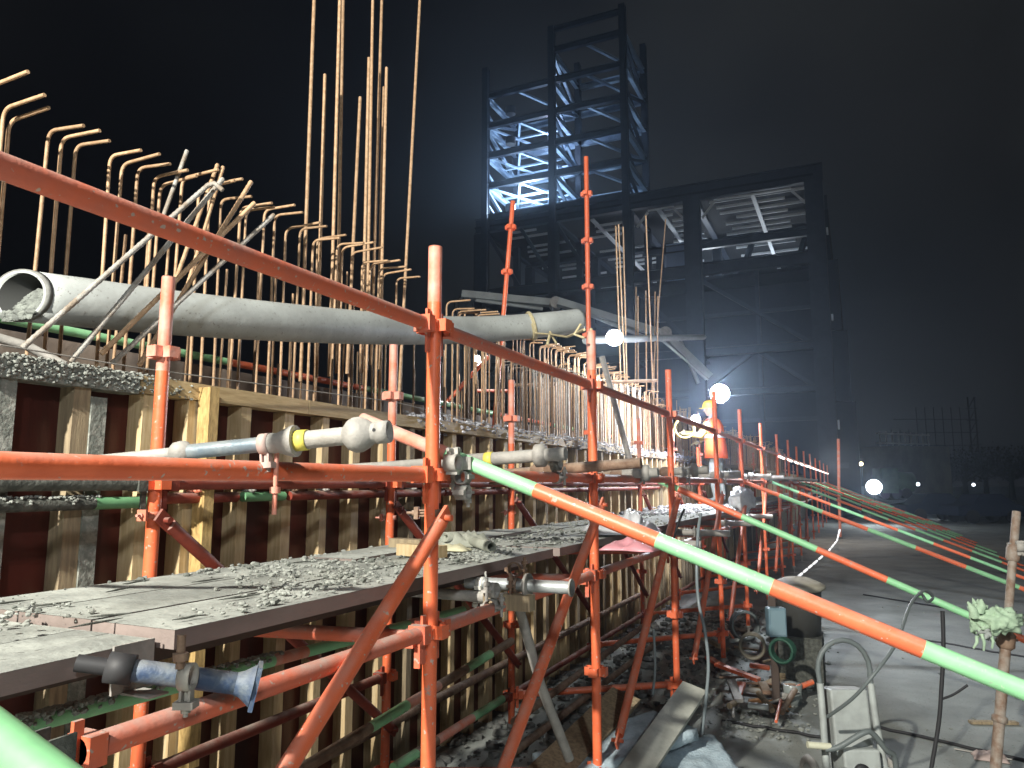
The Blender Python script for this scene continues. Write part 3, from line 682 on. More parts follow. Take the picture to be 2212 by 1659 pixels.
if sd0.dot(V((0, 0, 0))-path[0]) < 0: sd0 = -sd0
def skew(b, upto=.12):
    for q in b.v:
        r_ = q-path[0]; 
        if r_.dot(d0) < upto: q += d0*(r_.dot(sd0)*.72+.03)
b.pipe(path, .109, .097, 32); skew(b, .08); b.build('pipe_wall', M_pipe, t)
b = MB(); b.tube([path[0]+d0*.012]+path[1:], .096, 32, cap=False); skew(b, .08); b.build('hollow_shade', mat('hollow_shade_paint', (.05, .052, .05), None, rough=.95), t)  # added dark sleeve; shade of the pipe mouth is put into its colour
b = MB(); b.ring(path[0]+d0*.010, d0, .1085, .024, .004, 32); skew(b); b.build('end_rim', mat('cement_grey_rim', (.27, .28, .26), (.2, .2, .19), 12, .7, 0, .5, 50), t)
b = MB(); rnd = random.Random(4)
for i in range(800):
    q = V((rnd.uniform(-.09, .09), 0, rnd.uniform(-.088, .045)))
    if q.length > .088: continue
    w = d0.cross(Z).normalized()
    b.lump(path[0]+d0*(.045-.03*rnd.random()+.07*(q.z+.09)/.09)+w*q.x+Z*q.z, rnd.uniform(.005, .016), i, 1)
for i in range(90):
    q = rnd.gauss(0, 1)*.03; b.lump(path[0]-d0*.012+d0.cross(Z)*q-Z*(.07+rnd.random()*.035), rnd.uniform(.005, .014), i+400, 1)
skew(b, .3); o = b.build('clogged_cement', mat('clog_grey', (.24, .26, .235), (.13, .14, .13), 25, .95), t); o['kind'] = 'stuff'
b = MB(); b.tube([path[-1]-(path[-1]-path[-2]).normalized()*.01, path[-1]], .098, 20); b.build('end_seal', M_gy, t)
# rope
def coil(c, ax, r, turns, w, rr, n=14):
    ax = V(ax).normalized(); u = ax.cross(Z).normalized(); v = ax.cross(u)
    return [V(c)+ax*(w*(k/(turns*n))-w/2)+(u*math.cos(2*PI*k/n)+v*math.sin(2*PI*k/n))*r for k in range(int(turns*n)+1)]
ci = len(path)-10; ax = (path[ci+1]-path[ci]).normalized()
t = thing('rope', 'straw coloured rope tying the grey pipe end to the second front post', 'rope', path[ci])
b = MB(); b.tube(coil(path[ci], ax+V((.5, 0, .2)), .121, 2.5, .03, 0), .010, 6); b.build('pipe_loop', M_rope, t)
pe = V((OUT_X, 3.85, .83))
kn = px(1188, 722, d=6.0)
b = MB(); b.tube([path[ci]+V((.06, -.06, -.08)), kn, px(1225, 728, d=5.2), px(1262, 712, d=4.2)], .009, 6); b.tube([kn, px(1182, 745, d=6.0)], .012, 6); b.tube([kn+V((0, 0, .02)), px(1202, 742, d=5.9)], .01, 6); b.build('strand', M_rope, t)
b = MB(); b.tube(coil(pe, Z, .031, 3.5, .05, 0), .009, 6); b.tube([px(1255, 700, d=3.95), px(1240, 722, d=3.95), px(1262, 730, d=3.95)], .008, 6); b.build('post_knot', M_rope, t)
# ------------------------------------------------------------------ rebars
NREB = [0]
def hooked_mesh(h, hook, r, tilt):
    b = MB(); pts = arc((0, 0, -.25), (0, 0, h), (hook*math.cos(tilt), 0, h+hook*math.sin(tilt)), .055, 6)
    seg = []
    for i in range(len(pts)-1):
        m = 6 if i == 0 else 1
        for k in range(m): seg.append(pts[i]+(pts[i+1]-pts[i])*k/m)
    b.tube(seg+[pts[-1]], r, 8); return b
hooks = []
for k in range(6):
    o = hooked_mesh(1.0, .30+.012*(k % 3), .0095, .05*(k % 3)-.02); hooks.append(o)
hm = []
def mesh_of(b, name, m):
    ob = b.build(name, m); me = ob.data; bpy.data.objects.remove(ob); return me
def put(name, me, loc, label, group, rot=(0, 0, 0), sc=(1, 1, 1)):
    o = bpy.data.objects.new(name, me); C.objects.link(o); o.location = V(loc); o.rotation_euler = rot; o.scale = sc
    tag(o, label, 'rebar', group); NREB[0] += 1; return o
def word(n):
    return NUM[n-1] if n <= 20 else f'{n}th' if n % 10 not in (1, 2, 3) or n in (11, 12, 13) else f'{n}{["st", "nd", "rd"][n % 10-1]}'
rx = -3.30
# near hooked row: measured y/x ratios of the first ones, then regular spacing
lst = []
for sx, top in ((-30, 190), (5, 240), (33, 262), (92, 285), (133, 300), (171, 315), (240, 340), (268, 352), (298, 362), (326, 382), (347, 400)):
    p = px(sx, top, x=rx); lst.append((p.y, p.z))
y = lst[-1][0]+.12
while y < 5.0: lst.append((y, 1.69+random.uniform(-.06, .03))); y += random.uniform(.06, .14)
y = 5.75
while y < 11.2: lst.append((y, .486*3.3+random.uniform(-.03, .05)+(.04 if y > 8 else .0))); y += random.uniform(.06, .15)
meshes = {}
for i, (y, zt) in enumerate(lst):
    kx = random.choice([0, 1, 2]); zt = round(zt*20)/20 if i > 11 else zt
    key = (round(zt, 2), kx)
    if key not in meshes: meshes[key] = mesh_of(hooked_mesh(zt-.35, .225+.02*kx, .0085, (-.07, -.03, .02)[kx]), 'hooked_rebar', M_reb)
    put('hooked_rebar', meshes[key], (rx+random.uniform(-.03, .03), y, .35), f'{word(i+1)} hooked rebar from the left in the front row above the formwork', 'hooked rebars', (random.uniform(-.012, .012), random.uniform(-.01, .01), random.uniform(-.03, .06)), (.7 if y > 6.5 else 1, 1, 1))
# straight bars between/behind
def straight_mesh(h, r, m, name='straight_rebar'):
    b = MB(); b.tube([V((0, 0, h*k/6)) for k in range(7)], r, 7); return mesh_of(b, name, m)
sm = {}
def straight(x, y, z0, z1, r, m, label, group, rot=None):
    key = (round(z1-z0, 1), r, m.name)
    if key not in sm: sm[key] = straight_mesh(key[0], r, m)
    return put('straight_rebar', sm[key], (x, y, z0), label, group, rot or (random.uniform(-.02, .02), random.uniform(-.02, .02), 0))
k = 0; y = 2.55
while y < 11:
    k += 1; straight(-3.46+random.uniform(-.03, .03), y, .1, random.choice([1.45, 1.5, 1.3, 1.6, 1.05, .9]), .008, M_reb if y < 6 else M_rebd, 'rust brown straight rebar just behind the hooked row', 'straight rebars behind the hooked row'); y += random.uniform(.10, .26)
y = 3.2
while y < 6: 
    straight(-3.08+random.uniform(-.05, .05), y, .2, random.choice([.9, .8, .7, .75]), .008, M_rebd, 'short dark rebar stub just behind the formwork rail', 'short dark rebar stubs'); y += random.uniform(.12, .3)
y = 5.6
while y < 13:
    straight(random.choice([-3.0, -3.1, -3.2]), y, .2, random.choice([1.4, 1.5, 1.35, 1.25]), .008, random.choice([M_rebd, M_rebd, M_reb]), 'thin dark rebar in the dense row right of the central post', 'dense dark rebars right of the central post'); y += random.uniform(.09, .2)
y = 5.5
while y < 14:
    straight(random.uniform(-4.4, -3.9), y, .2, random.choice([1.3, 1.5, 1.2]), .008, M_rebd, 'dark rebar deep inside the cage right of the central post', 'rebars deep in the cage'); y += random.uniform(.12, .3)
# far bars and cages as one mass
b = MB(); rnd = random.Random(5)
for i in range(560):
    y = 9+28*rnd.random()**1.5; x = rnd.choice([-3.0, -3.15, -3.3, -3.5, -3.8]); zt = 1.45+rnd.uniform(-.15, .12)
    r = .008
    if rnd.random() < .25: b.tube(arc((x, y, .3), (x, y, zt), (x+.16, y, zt+.0), .04, 3), r, 5)
    else: b.tube([(x, y, .3), (x+rnd.uniform(-.02, .02), y+rnd.uniform(-.03, .03), zt)], r, 5)
tag(b.build('far_rebars', M_reb), 'mass of far rebars behind the lamps and the worker', 'rebars', kind='stuff')
# grey stirrup cages
M_cage = mat('grey_stirrup_steel', (.40, .40, .38), (.26, .24, .21), 20, .6, .1)
for k, y in enumerate([7.0+.32*i for i in range(14)]):
    t = bpy.data.objects.new('rebar_stirrup', None)
    b = MB(); x0, x1 = -3.42, -2.98; zt = 1.28+.015*k
    for dy in (0, .07):
        pts = arc((x0, y+dy, .4), (x0, y+dy, zt-dy*.3), (x1, y+dy, zt-dy*.3), .05, 4); pts = pts[:-1]+arc(pts[-2], (x1, y+dy, zt-dy*.3), (x1, y+dy, .4), .05, 4)[1:]
        b.tube(pts, .0075, 6)
    bpy.data.objects.remove(t)
    tag(b.build('rebar_stirrup', M_cage, None, (x0, y, .4)), f'{word(k+1)} pale grey stirrup pair of the row right of the second front post', 'rebar stirrup', 'pale stirrup pairs')
# tall bars
tall = [((680, -40), (655, 650), -3.36), ((735, -40), (716, 650), -3.40), ((742, -40), (730, 650), -3.5), ((702, 161), (688, 650), -3.42), ((803, -40), (800, 127), -3.3, 0), ((797, 125), (785, 650), -3.35), ((806, -40), (794, 650), -3.45), ((826, -40), (806, 640), -3.42), ((835, 146), (823, 650), -3.36), ((829, 188), (818, 650), -3.45), ((778, 210), (757, 650), -3.35), ((909, -40), (869, 720), -3.3)]
n = 0
words = ['leftmost tall rebar, running out of the top of the picture', 'left of the close pair of tall rebars', 'right of the close pair of tall rebars', 'shorter tall rebar beside the close pair', '', 'rebar ending midway in the middle of the tall bunch', 'long rebar running out of the top in the tall bunch', 'slightly leaning long rebar right in the tall bunch', 'rightmost rebar of the bunch that ends below the picture top', 'rebar with a lower end beside the rightmost of the bunch', 'lowest of the tall rebars, leaning', 'lone tall rebar leaning right, nearest the central post']
for i, tl in enumerate(tall):
    if len(tl) == 4: continue
    p1 = px(*tl[0], x=tl[2]); p0 = px(*tl[1], x=tl[2]+.05); p0 = p0+(p0-p1).normalized()*.55
    if tl[0][1] < 0: p1 = p1+(p1-p0).normalized()*1.2
    b = MB(); b.tube([p0+(p1-p0)*k/10 for k in range(11)], .0125 if i not in (9,) else .011, 9)
    tag(b.build('tall_rebar', M_reb, None, p0), words[i], 'rebar', 'tall column starter bars')
for i, (s1, s0, x) in enumerate([((1330, 488), (1341, 830), -3.2), ((1336, 485), (1352, 880), -3.25), ((1346, 490), (1356, 900), -3.3), ((1395, 465), (1413, 900), -3.1), ((1438, 474), (1405, 880), -3.15), ((1374, 620), (1372, 900), -3.4), ((1378, 640), (1379, 900), -3.35), ((1395, 628), (1397, 900), -3.2), ((1415, 630), (1413, 900), -3.3), ((1421, 640), (1420, 900), -3.1)]):
    p1 = px(*s1, x=x); p0 = px(*s0, x=x); b = MB(); b.tube([p0, (p0+p1)/2, p1], .0125, 7)
    tag(b.build('tall_rebar', M_reb, None, p0), f'{NUM[i]} thin far rebar standing tall above the stirrups near the lamps', 'rebar', 'far tall starter bars')
# diagonal ribbed bars crossing the pipe
diag = [((48, 752), (452, 398), M_rebw, 1), ((152, 782), (482, 386), M_rebw, 0), ((218, 765), (550, 438), M_reb, 0), ((242, 785), (592, 464), M_rebw, 0), ((348, 480), (404, 325), M_rebw, 0), ((345, 700), (470, 355), M_reb, 0), ((378, 705), (482, 360), M_reb, 0), ((300, 790), (543, 392), M_reb, 0)]
dl = ['lowest and leftmost long pale diagonal rebar crossing the grey pipe', 'second long pale diagonal rebar crossing the grey pipe', 'brown diagonal rebar crossing the grey pipe left of the post top', 'pale tipped diagonal rebar furthest right over the pipe', 'short steep pale rebar above the diagonal bars', 'steep brown rebar behind the far left post top, left of two', 'steep brown rebar behind the far left post top, right of two', 'ribbed brown diagonal rebar leaning right above the guard rail']
for i, (s0, s1, m, hk) in enumerate(diag):
    x0 = -2.84; 
    p0 = px(*s0, x=-2.76) if i not in (4, 5, 6) else px(*s0, x=-3.15)
    p1 = px(*s1, x=-2.50) if i not in (4, 5, 6) else px(*s1, x=-3.12)
    n = 90; b = MB(); r = .0105
    pts = [p0+(p1-p0)*k/n for k in range(n+1)]; rs = [r*(1.10 if k % 2 else .93) for k in range(n+1)]
    b.tube(pts, rs, 8)
    if hk: u = (p1-p0).normalized(); b.tube([p1-u*.01, p1+V((.03, .0, .0)), p1+V((.06, .02, -.03))], r, 8)
    tag(b.build('diagonal_rebar', m, None, p0), dl[i], 'rebar', 'diagonal ribbed rebars')
# far scaffold bits behind rebars: diagonal orange tubes and rail
for i, (s0, s1, d, m) in enumerate([((955, 880), (1055, 770), 8.5, M_or), ((1030, 845), (1110, 845), 9, M_rd), ((1110, 832), (1420, 822), 10, M_br), ((1300, 770), (1365, 1010), 8.5, M_gy), ((1430, 735), (1530, 820), 14, M_boom)]):
    b = MB(); b.tube([px(*s0, d=d), px(*s1, d=d)], .024 if i != 3 else .035, 8)
    tag(b.build('cage_tube', m, None, px(*s0, d=d)), ['orange diagonal tube seen through the rebars right of the central post', 'short red tube seen through the rebars', 'brown rail behind the stirrups', 'grey diagonal strut beside the second front post', 'grey slender strut left of the dazzling lamp'][i], 'scaffold tube')
# ------------------------------------------------------------------ lamps
def lamp(sx, sy, d, rad, label, col, e, power, lightoff=(0, 0, 0), stand=None, flat=None, lr=.08):
    p = px(sx, sy, d=d); t = thing('work_lamp', label, 'work lamp', p, 'lit site lamps')
    to = (V((0, 0, 0))-p).normalized()
    to.z *= .2; to.normalize(); w = to.cross(Z).normalized(); v = w.cross(to)
    M = Matrix((w, v, to)).transposed() if w.cross(v).dot(to) > 0 else Matrix((v, w, to)).transposed()
    b = MB(); 
    if flat: b.box(p, (flat[0], flat[1], .02), Matrix((w, Z, to)).transposed())
    else: b.lathe(p-to*.02, [(0, .05), (rad*.6, .045), (rad, .02), (rad, 0), (0, 0)], 24, M)
    b.build('lens', emis('lamp_glow_%d' % int(sx), col, e), t)
    if not flat:
        b = MB(); b.lathe(p-to*.02, [(rad*1.0, 0), (rad*1.22, .03)], 24, M); b.build('halo_ring', emis('halo_ring_glow_%d' % int(sx), tuple(q*.9 for q in col), .55), t)  # glowing ring added round the lens to imitate its halo
    b = MB(); 
    if flat: b.box(p-to*.05, (flat[0]*1.1, flat[1]*1.3, .06), Matrix((w, Z, to)).transposed())
    else: b.lathe(p-to*.1, [(0, 0), (rad*.7, 0), (rad*1.05, .06), (rad*1.05, .085), (0, .085)], 20, M)
    b.build('housing', M_blk, t)
    if stand is not None:
        b = MB(); b.tube([p-to*.06, p-to*.06-Z*stand], .014, 8); b.build('stand', M_blk, t)
    l = bpy.data.lights.new('lamp_light', 'POINT'); l.energy = power; l.color = col; l.shadow_soft_size = lr
    lo = bpy.data.objects.new('lamp_light', l); C.objects.link(lo); lo.location = p+to*(.12+lr)+V(lightoff)
    return p
LAMPS = 1
lamp(1555, 850, 10.2, .105, 'big dazzling white work lamp above the worker', (.86, .92, 1), 60, 560)
lamp(1327, 730, 9.6, .09, 'dazzling lamp with a blue white glow behind the second front post', (.90, .96, 1), 50, 130)
lamp(1030, 775, 8.9, .035, 'small white lamp seen through the rebars on a pale stand', (1, .97, .92), 40, 60, stand=.3)
lamp(1503, 906, 11.6, .06, 'low violet white lamp in front of the worker', (.86, .84, 1), 50, 170)
lamp(1888, 1052, 34, .27, 'dazzling round lamp far off on the right near the ground', (.88, .95, 1), 50, 260, stand=1.3, lr=.3)
lamp(1860, 1002, 48, .10, 'small warm yellow lamp far off right of the building', (1, .78, .45), 25, 25, stand=1, lr=.1)
lamp(1442, 712, 20, .05, 'small red lamp on the pump boom joint', (1, .12, .06), 20, 4, lr=.05)
for i, (sx, sy, d) in enumerate(((2103, 1047, 70), (2020, 1105, 40), (1983, 1046, 60))):
    lamp(sx, sy, d, .12, ['small white lamp far off at the right by the trees', 'glowing disc standing for a lamp reflection low on the right', 'tiny white lamp beside the green tank truck'][i], (.9, .95, 1), 6, 5, lr=.1)  # the second is a lit disc in place of a reflection
# light strings
t = thing('light_string', 'dashed bright light string strung along the far guard rail', 'light string', (OUT_X, 14, .5))
for i in range(14):
    y = 14.2+1.9*i; b = MB(); b.tube([V((OUT_X+.05, y, .49)), V((OUT_X+.05, y+1.0, .48))], .022, 6); b.build('light_tube', emis('string_glow', (1, .93, .85), 2.2), t)
t = thing('light_string', 'dashed white light string on the ground curving to the far post', 'light string', (-1, 14, GZ))
pts = [px(1725, 1245, z=GZ+.15), px(1757, 1218, z=GZ+.15), px(1790, 1190, z=GZ+.15), px(1808, 1168, z=GZ+.15), px(1815, 1140, z=-.9)]
for i in range(len(pts)-1):
    for j in range(3):
        a = pts[i]+(pts[i+1]-pts[i])*(j/3); c = pts[i]+(pts[i+1]-pts[i])*((j+.62)/3); b = MB(); b.tube([a, c], .022, 6); b.build('light_tube', emis('string_glow2', (.95, .95, .95), 1.3), t)
b = MB(); a = px(1811, 948, d=26); c = px(1812, 1048, d=26); b.tube([a, c, px(1815, 1160, d=25.5)], .05, 8)
tag(b.build('end_post', M_pk, None, a), 'pale brightly lit post at the far right end of the scaffold row', 'scaffold post')
# ------------------------------------------------------------------ worker
def skin(name, verts, edges, rad, m, parent, sub=2, root=0):
    me = bpy.data.meshes.new(name); me.from_pydata([tuple(V(v)) for v in verts], edges, []); me.update()
    o = bpy.data.objects.new(name, me); C.objects.link(o); o.parent = parent
    s = o.modifiers.new('skin', 'SKIN'); sv = me.skin_vertices[0].data
    for i, r in enumerate(rad): sv[i].radius = r if isinstance(r, tuple) else (r, r); sv[i].use_root = (i == root)
    s.use_smooth_shade = True
    ss = o.modifiers.new('sub', 'SUBSURF'); ss.levels = sub; ss.render_levels = sub
    me.materials.append(m); return o
wp = V((-2.13, 12.1, PZ)) 
wrk = thing('person', 'worker in a yellow helmet and orange vest reaching left beneath the lamps', 'person', wp)
s_ = px(1545, 930, d=12.0); wp = V((s_.x, s_.y, PZ)); wrk.location = wp
k_ = .93
Lf = -Rr; Fw = (-Rr*.75+Hh*.65).normalized(); Bk = -Fw; Sd = Z.cross(Fw)
def W(side, fwd, up): return (Sd*side+Fw*fwd+Z*up)*k_
vs = [W(0, 0, .92), W(0, .01, 1.10), W(0, .03, 1.32), W(0, .05, 1.44), W(0, .07, 1.53), W(0, .09, 1.63), W(0, .09, 1.72),
      W(.17, .04, 1.38), W(.24, .18, 1.20), W(.20, .42, 1.22), W(.19, .50, 1.24),
      W(-.17, .04, 1.38), W(-.25, .14, 1.15), W(-.16, .36, 1.10), W(-.14, .44, 1.12),
      W(.09, 0, .84), W(.11, .03, .48), W(.11, -.02, .09), W(.11, .12, .04),
      W(-.09, 0, .84), W(-.12, .0, .48), W(-.12, -.06, .09), W(-.12, .08, .04)]
es = [(0, 1), (1, 2), (2, 3), (3, 4), (4, 5), (5, 6), (2, 7), (7, 8), (8, 9), (9, 10), (2, 11), (11, 12), (12, 13), (13, 14), (0, 15), (15, 16), (16, 17), (17, 18), (0, 19), (19, 20), (20, 21), (21, 22)]
rd = [(.13, .11), (.13, .10), (.14, .11), .06, .055, .085, .06, .065, .05, .042, .035, .065, .05, .042, .035, .09, .065, .045, .04, .09, .065, .045, .04]
rd = [((r[0]*k_, r[1]*k_) if isinstance(r, tuple) else r*k_) for r in rd]
skin('body', vs, es, rd, mat('worker_trousers', (.20, .22, .21), (.15, .17, .16), 8, .8), wrk)
def shell(levels, m, name, n=24):
    b = MB(); 
    for (c, a, bb) in levels:
        for j in range(n):
            q = 2*PI*j/n; b.v.append(c+Sd*math.cos(q)*a*k_+Fw*math.sin(q)*bb*k_+wp)
    for i in range(len(levels)-1):
        for j in range(n):
            a = i*n+j; c = i*n+(j+1) % n; b.f.append([a, c, c+n, a+n]); b.sm.append(True); b.mi.append(0)
    o = b.build(name, m, wrk); s = o.modifiers.new('s', 'SOLIDIFY'); s.thickness = .008; return o
shell([(W(0, 0, .78), .225, .185), (W(0, .0, .95), .215, .17), (W(0, .01, 1.15), .195, .155), (W(0, .03, 1.34), .195, .15), (W(0, .04, 1.44), .13, .115), (W(0, .05, 1.475), .075, .075)], mat('orange_vest', (.85, .13, .03), (.75, .11, .03), 9, .7), 'vest')
shell([(W(0, .01, 1.13), .205, .165), (W(0, .015, 1.185), .203, .163)], mat('reflective_tape', (.75, .77, .75), None, rough=.3), 'reflective_band')
for sg in (1, -1):
    b = MB(); a0 = W(sg*.17, .04, 1.38)+wp; a1 = W(.24*sg, .16, 1.18)+wp; a2 = (W(.20, .44, 1.22) if sg > 0 else W(-.16, .38, 1.10))+wp
    b.tube([a0, (a0+a1)/2, a1, (a1+a2)/2, a2], [.078*k_, .07*k_, .062*k_, .055*k_, .045*k_], 12); b.build('sleeve', mat('yellow_sleeve', (.62, .50, .16), None, rough=.8), wrk)
    b = MB(); h0 = a2; fw = (a2-a1).normalized(); sdv = fw.cross(Z).normalized()
    b.tube([h0, h0+fw*.05, h0+fw*.09], [.03, .042, .036], 10)
    for f_ in range(4): b.tube([h0+fw*.08+sdv*(f_-1.5)*.019, h0+fw*(.125+.008*(1-abs(f_-1.5)))+sdv*(f_-1.5)*.02, h0+fw*.15+sdv*(f_-1.5)*.019-Z*.02], [.0095, .009, .007], 8)
    b.tube([h0+fw*.03+Z*.03, h0+fw*.075+Z*.055], [.012, .008], 8)
    b.build('hand', mat('pale_glove', (.62, .56, .32), None, rough=.8), wrk)
hc = W(0, .09, 1.66)+wp
b = MB(); b.lathe(hc, [(.118, 0), (.118, .02), (.112, .06), (.09, .105), (.05, .13), (0, .137)], 24); b.box(hc+Fw*.13+Z*.006, (.10, .07, .012), Matrix((Sd, Fw, Z)).transposed()); b.build('helmet', mat('yellow_helmet', (.72, .46, .05), None, rough=.35), wrk)
b = MB(); b.lathe(hc-Z*.10, [(0, -.04), (.055, -.02), (.082, .04), (.09, .10)], 16); b.tube([hc+Fw*.085-Z*.02, hc+Fw*.11-Z*.045, hc+Fw*.085-Z*.055], [.008, .014, .008], 8)
for sg in (1, -1): b.lump(hc+Sd*sg*.092-Z*.02, .018, 3)
b.build('head', mat('brown_skin', (.28, .16, .10), None, rough=.6), wrk)
# wire mesh / yellow reels near the worker hands
b = MB(); b.tube(coil(px(1478, 925, d=10.5), Hh, .14, 3, .08, 0), .012, 6); tag(b.build('yellow_hose', mat('yellow_hose', (.7, .55, .2), None, rough=.5), None, px(1478, 925, d=10.5)), 'yellow hose loop held out by the worker', 'hose')
for i, sx in enumerate((1506,)):
    p = px(1506, 930, x=-2.35); standard(-2.35, p.y, GZ+.14, 1.1-.5, 'bright orange post standing left of the worker', None, [-.475, .0, .3], M_or)
# ------------------------------------------------------------------ pump boom
def boom(a, b_, w, h, label, w2=None):
    a, b_ = V(a), V(b_); b = MB(); b.beam(a, b_, w, h); b.beam(a+Z*(h*.62), b_+Z*(h*.3), w*.3, .06); 
    return b
t = thing('pump_boom', 'grey folding concrete pump boom stretching behind the lamps', 'pump boom', px(1430, 720, d=20))
segs = [((998, 636), (1195, 655), 21), ((1205, 652), (1432, 722), 20), ((1438, 724), (1532, 815), 20)]
for (a, c, d) in segs:
    b = MB(); A = px(*a, d=d); B = px(*c, d=d); b.beam(A, B, .3, .20); b.tube([A-Z*.17+Rr*.4, B-Z*.17-Rr*.3], .055, 8); b.build('boom_arm', M_boom, t)
for s, d in (((1200, 657), 20.5), ((1434, 722), 20)):
    b = MB(); p = px(*s, d=d); b.tube([p-Hh*.25, p+Hh*.25], .17, 14); b.build('boom_joint', M_gy, t)
b = MB(); b.tube([px(1000, 640, d=21), px(985, 655, d=21), px(992, 690, d=21)], .07, 8); b.build('end_hose', M_blk, t)
b = MB(); b.tube([px(1265, 735, d=10.6), px(1520, 728, d=16)], .06, 8); tag(b.build('lit_tube', M_boom, None, px(1265, 735, d=10.6)), 'horizontal pipe lit by the lamp behind the second front post', 'pipe')
# ------------------------------------------------------------------ steel tower and building
tw = thing('steel_tower', 'open steel frame tower with blue white lit bracing above the building', 'steel tower', (-17, 45.5, 17))
TX = [-21.8, -16.9, -12.0]; TY = [43.0, 48.2]
ZL = [17.8, 20.05, 22.2, 24.35, 26.55]
ZT = {-21.8: 31.0-1.5, -16.9: 29.3, -12.0: 30.2}
for x in TX:
    for y in TY:
        top = {-21.8: 28.6, -16.9: 30.4, -12.0: 30.6}[x] if y == 43 else {-21.8: 27.5, -16.9: 30.6, -12.0: 30.8}[x]
        b = MB(); b.ibeam((x, y, 12), (x, y, top), .42, .42, .05); b.beam((x, y, 12), (x, y, top), .3, .3); b.build('column', M_steel, tw)
zz = ZL+[28.7]
for li, z in enumerate(zz):
    for i in range(2):
        if li == 5 and i == 0: continue
        for y in TY:
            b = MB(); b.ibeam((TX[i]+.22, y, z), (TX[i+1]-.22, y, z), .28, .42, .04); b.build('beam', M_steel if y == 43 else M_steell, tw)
    for x in TX:
        if li == 5 and x < -20: continue
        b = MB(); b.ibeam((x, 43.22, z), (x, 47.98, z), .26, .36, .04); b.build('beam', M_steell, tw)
b = MB(); b.ibeam((TX[1], 43, 30.2), (TX[2], 43, 30.2), .25, .36, .04); b.build('beam', M_steel, tw)
for li, z in enumerate(zz):
    for i in range(2):
        if li == 5 and i == 0: continue
        x0, x1 = TX[i], TX[i+1]; mx = (x0+x1)/2
        b = MB(); b.beam((mx-.1, 43.2, z-.02), (x1-.3 if i == 0 else x1-.2, 47.9, z-.02), .20, .14); b.build('plan_brace', M_steell, tw)
        if i == 0 and li in (1, 2, 3):
            b = MB(); b.beam((x0+.2, 43.3, z-.05), (mx, 47.9, z-.05), .16, .12); b.beam((mx, 43.3, z+.1), (x0+.2, 47.9, z+.1), .14, .1); b.beam((x1-.2, 43.3, z+.12), (mx+.2, 47.9, z+.12), .14, .1); b.beam((x0+.3, 45.5, z-.02), (x1-.3, 45.5, z-.02), .16, .12); b.beam((x0+.3, 46.8, z+.0), (x1-.3, 46.8, z), .1, .1); b.build('plan_brace', M_steell, tw)
for li in range(5):
    z0, z1 = zz[li], zz[li+1]
    for x in TX:
        if li == 4 and x < -20: continue
        b = MB(); 
        a, c = ((43.3, z0+.2), (47.9, z1-.2)) if li % 2 else ((47.9, z0+.2), (43.3, z1-.2))
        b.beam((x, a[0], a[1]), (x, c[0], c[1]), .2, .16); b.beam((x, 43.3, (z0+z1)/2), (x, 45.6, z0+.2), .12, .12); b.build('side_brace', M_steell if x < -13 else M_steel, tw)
b = MB()
for z in (18.2, 23.0, 25.2): b.tube([(-20.2, 43.6, z), (-20.2, 43.6, z+.5)], .35, 10); 
b.build('lamp_box', M_blk, tw)
bd = thing('steel_building', 'huge dark steel framed building under construction with lit roof joists', 'building', (-12, 55, GZ))
BX = [-22.4, -17, -12, -8.0, -1.25]; BT = 17.4; BY0, BY1 = 43, 72
for i, x in enumerate(BX):
    for y in (43.35 if i < 3 else 43, 52, 62, 72):
        b = MB(); w = .95 if (i in (3, 4) and y < 44) else .6; b.beam((x, y, GZ), (x, y, BT-.6), w, .6, up=(0, 1, 0)); b.build('column', M_steel, bd)
for z, h in ((BT, 1.0), (12.55, .7), (7.6, .5), (5.2, .4)):
    for y in (43.35, 52, 62, 72) if z > 12 else (43.35,):
        b = MB(); b.ibeam((BX[0]-.3, y, z), (BX[-1]+.5, y, z), .4, h, .06); b.build('floor_beam', M_steel, bd)
    for x in BX:
        b = MB(); b.ibeam((x, 43.6, z-.02), (x, 72, z-.02), .35, h*.8, .05); b.build('cross_beam', M_steel, bd)
# joists
k = 0
for y in [44.5+1.08*i for i in range(22)]:
    for i in range(len(BX)-1):
        if random.random() < (.35 if i < 2 else .12): continue
        x0, x1 = BX[i]+.5, BX[i+1]-.5; x0 += random.uniform(0, 1.6); x1 -= random.choice([0, 0, 1.2])
        b = MB(); b.beam((x0, y, BT-.35), (x1, y, BT-.35), .065, .16); b.build('joist', M_join, bd); k += 1
for x in (-4.6, -10.2, -14.5):
    b = MB(); b.beam((x, 43.8, BT-.55), (x-.0, 71, BT-.55), .24, .12); b.build('girder', M_join, bd)
b = MB(); b.box((-12, 57.5, BT-.08), (21.5, 28.5, .1)); b.build('roof_deck', mat('black_roof_sheet', (.004, .005, .007), None, rough=.9), bd)
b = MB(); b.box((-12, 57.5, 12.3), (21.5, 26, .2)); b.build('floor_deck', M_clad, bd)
for (x0, x1) in ((-12, -8), (-8, -1.25)):
    for y in (43.38,):
        for xa, s in ((x0+.5, 1), (x1-.5, -1)):
            b = MB(); b.beam((xa, y+.15, BT-1.6), (xa+s*.7, y+.15, BT-.75), .14, .12); b.build('knee_brace', M_join, bd)
        b = MB(); b.beam((x0+1.2, y+.2, BT-.62), (x1-1.2, y+.2, BT-.62), .14, .08); b.build('edge_angle', M_join, bd)
for (a, c) in (((-17, 12), (-12, 8)), ((-12, 12.2), (-8, 7.8)), ((-8, 12.2), (-1.6, 7.6)), ((-8, 5.2), (-4.8, 7.6)), ((-1.6, 5.2), (-4.8, 7.6)), ((-22, 17), (-19.5, 12.8)), ((-17, 12.8), (-19.5, 17)), ((-17, 17), (-14.5, 12.8))):
    b = MB(); b.beam((a[0], 43.7, a[1]), (c[0], 43.7, c[1]), .22, .22); b.build('wall_brace', M_steel, bd)
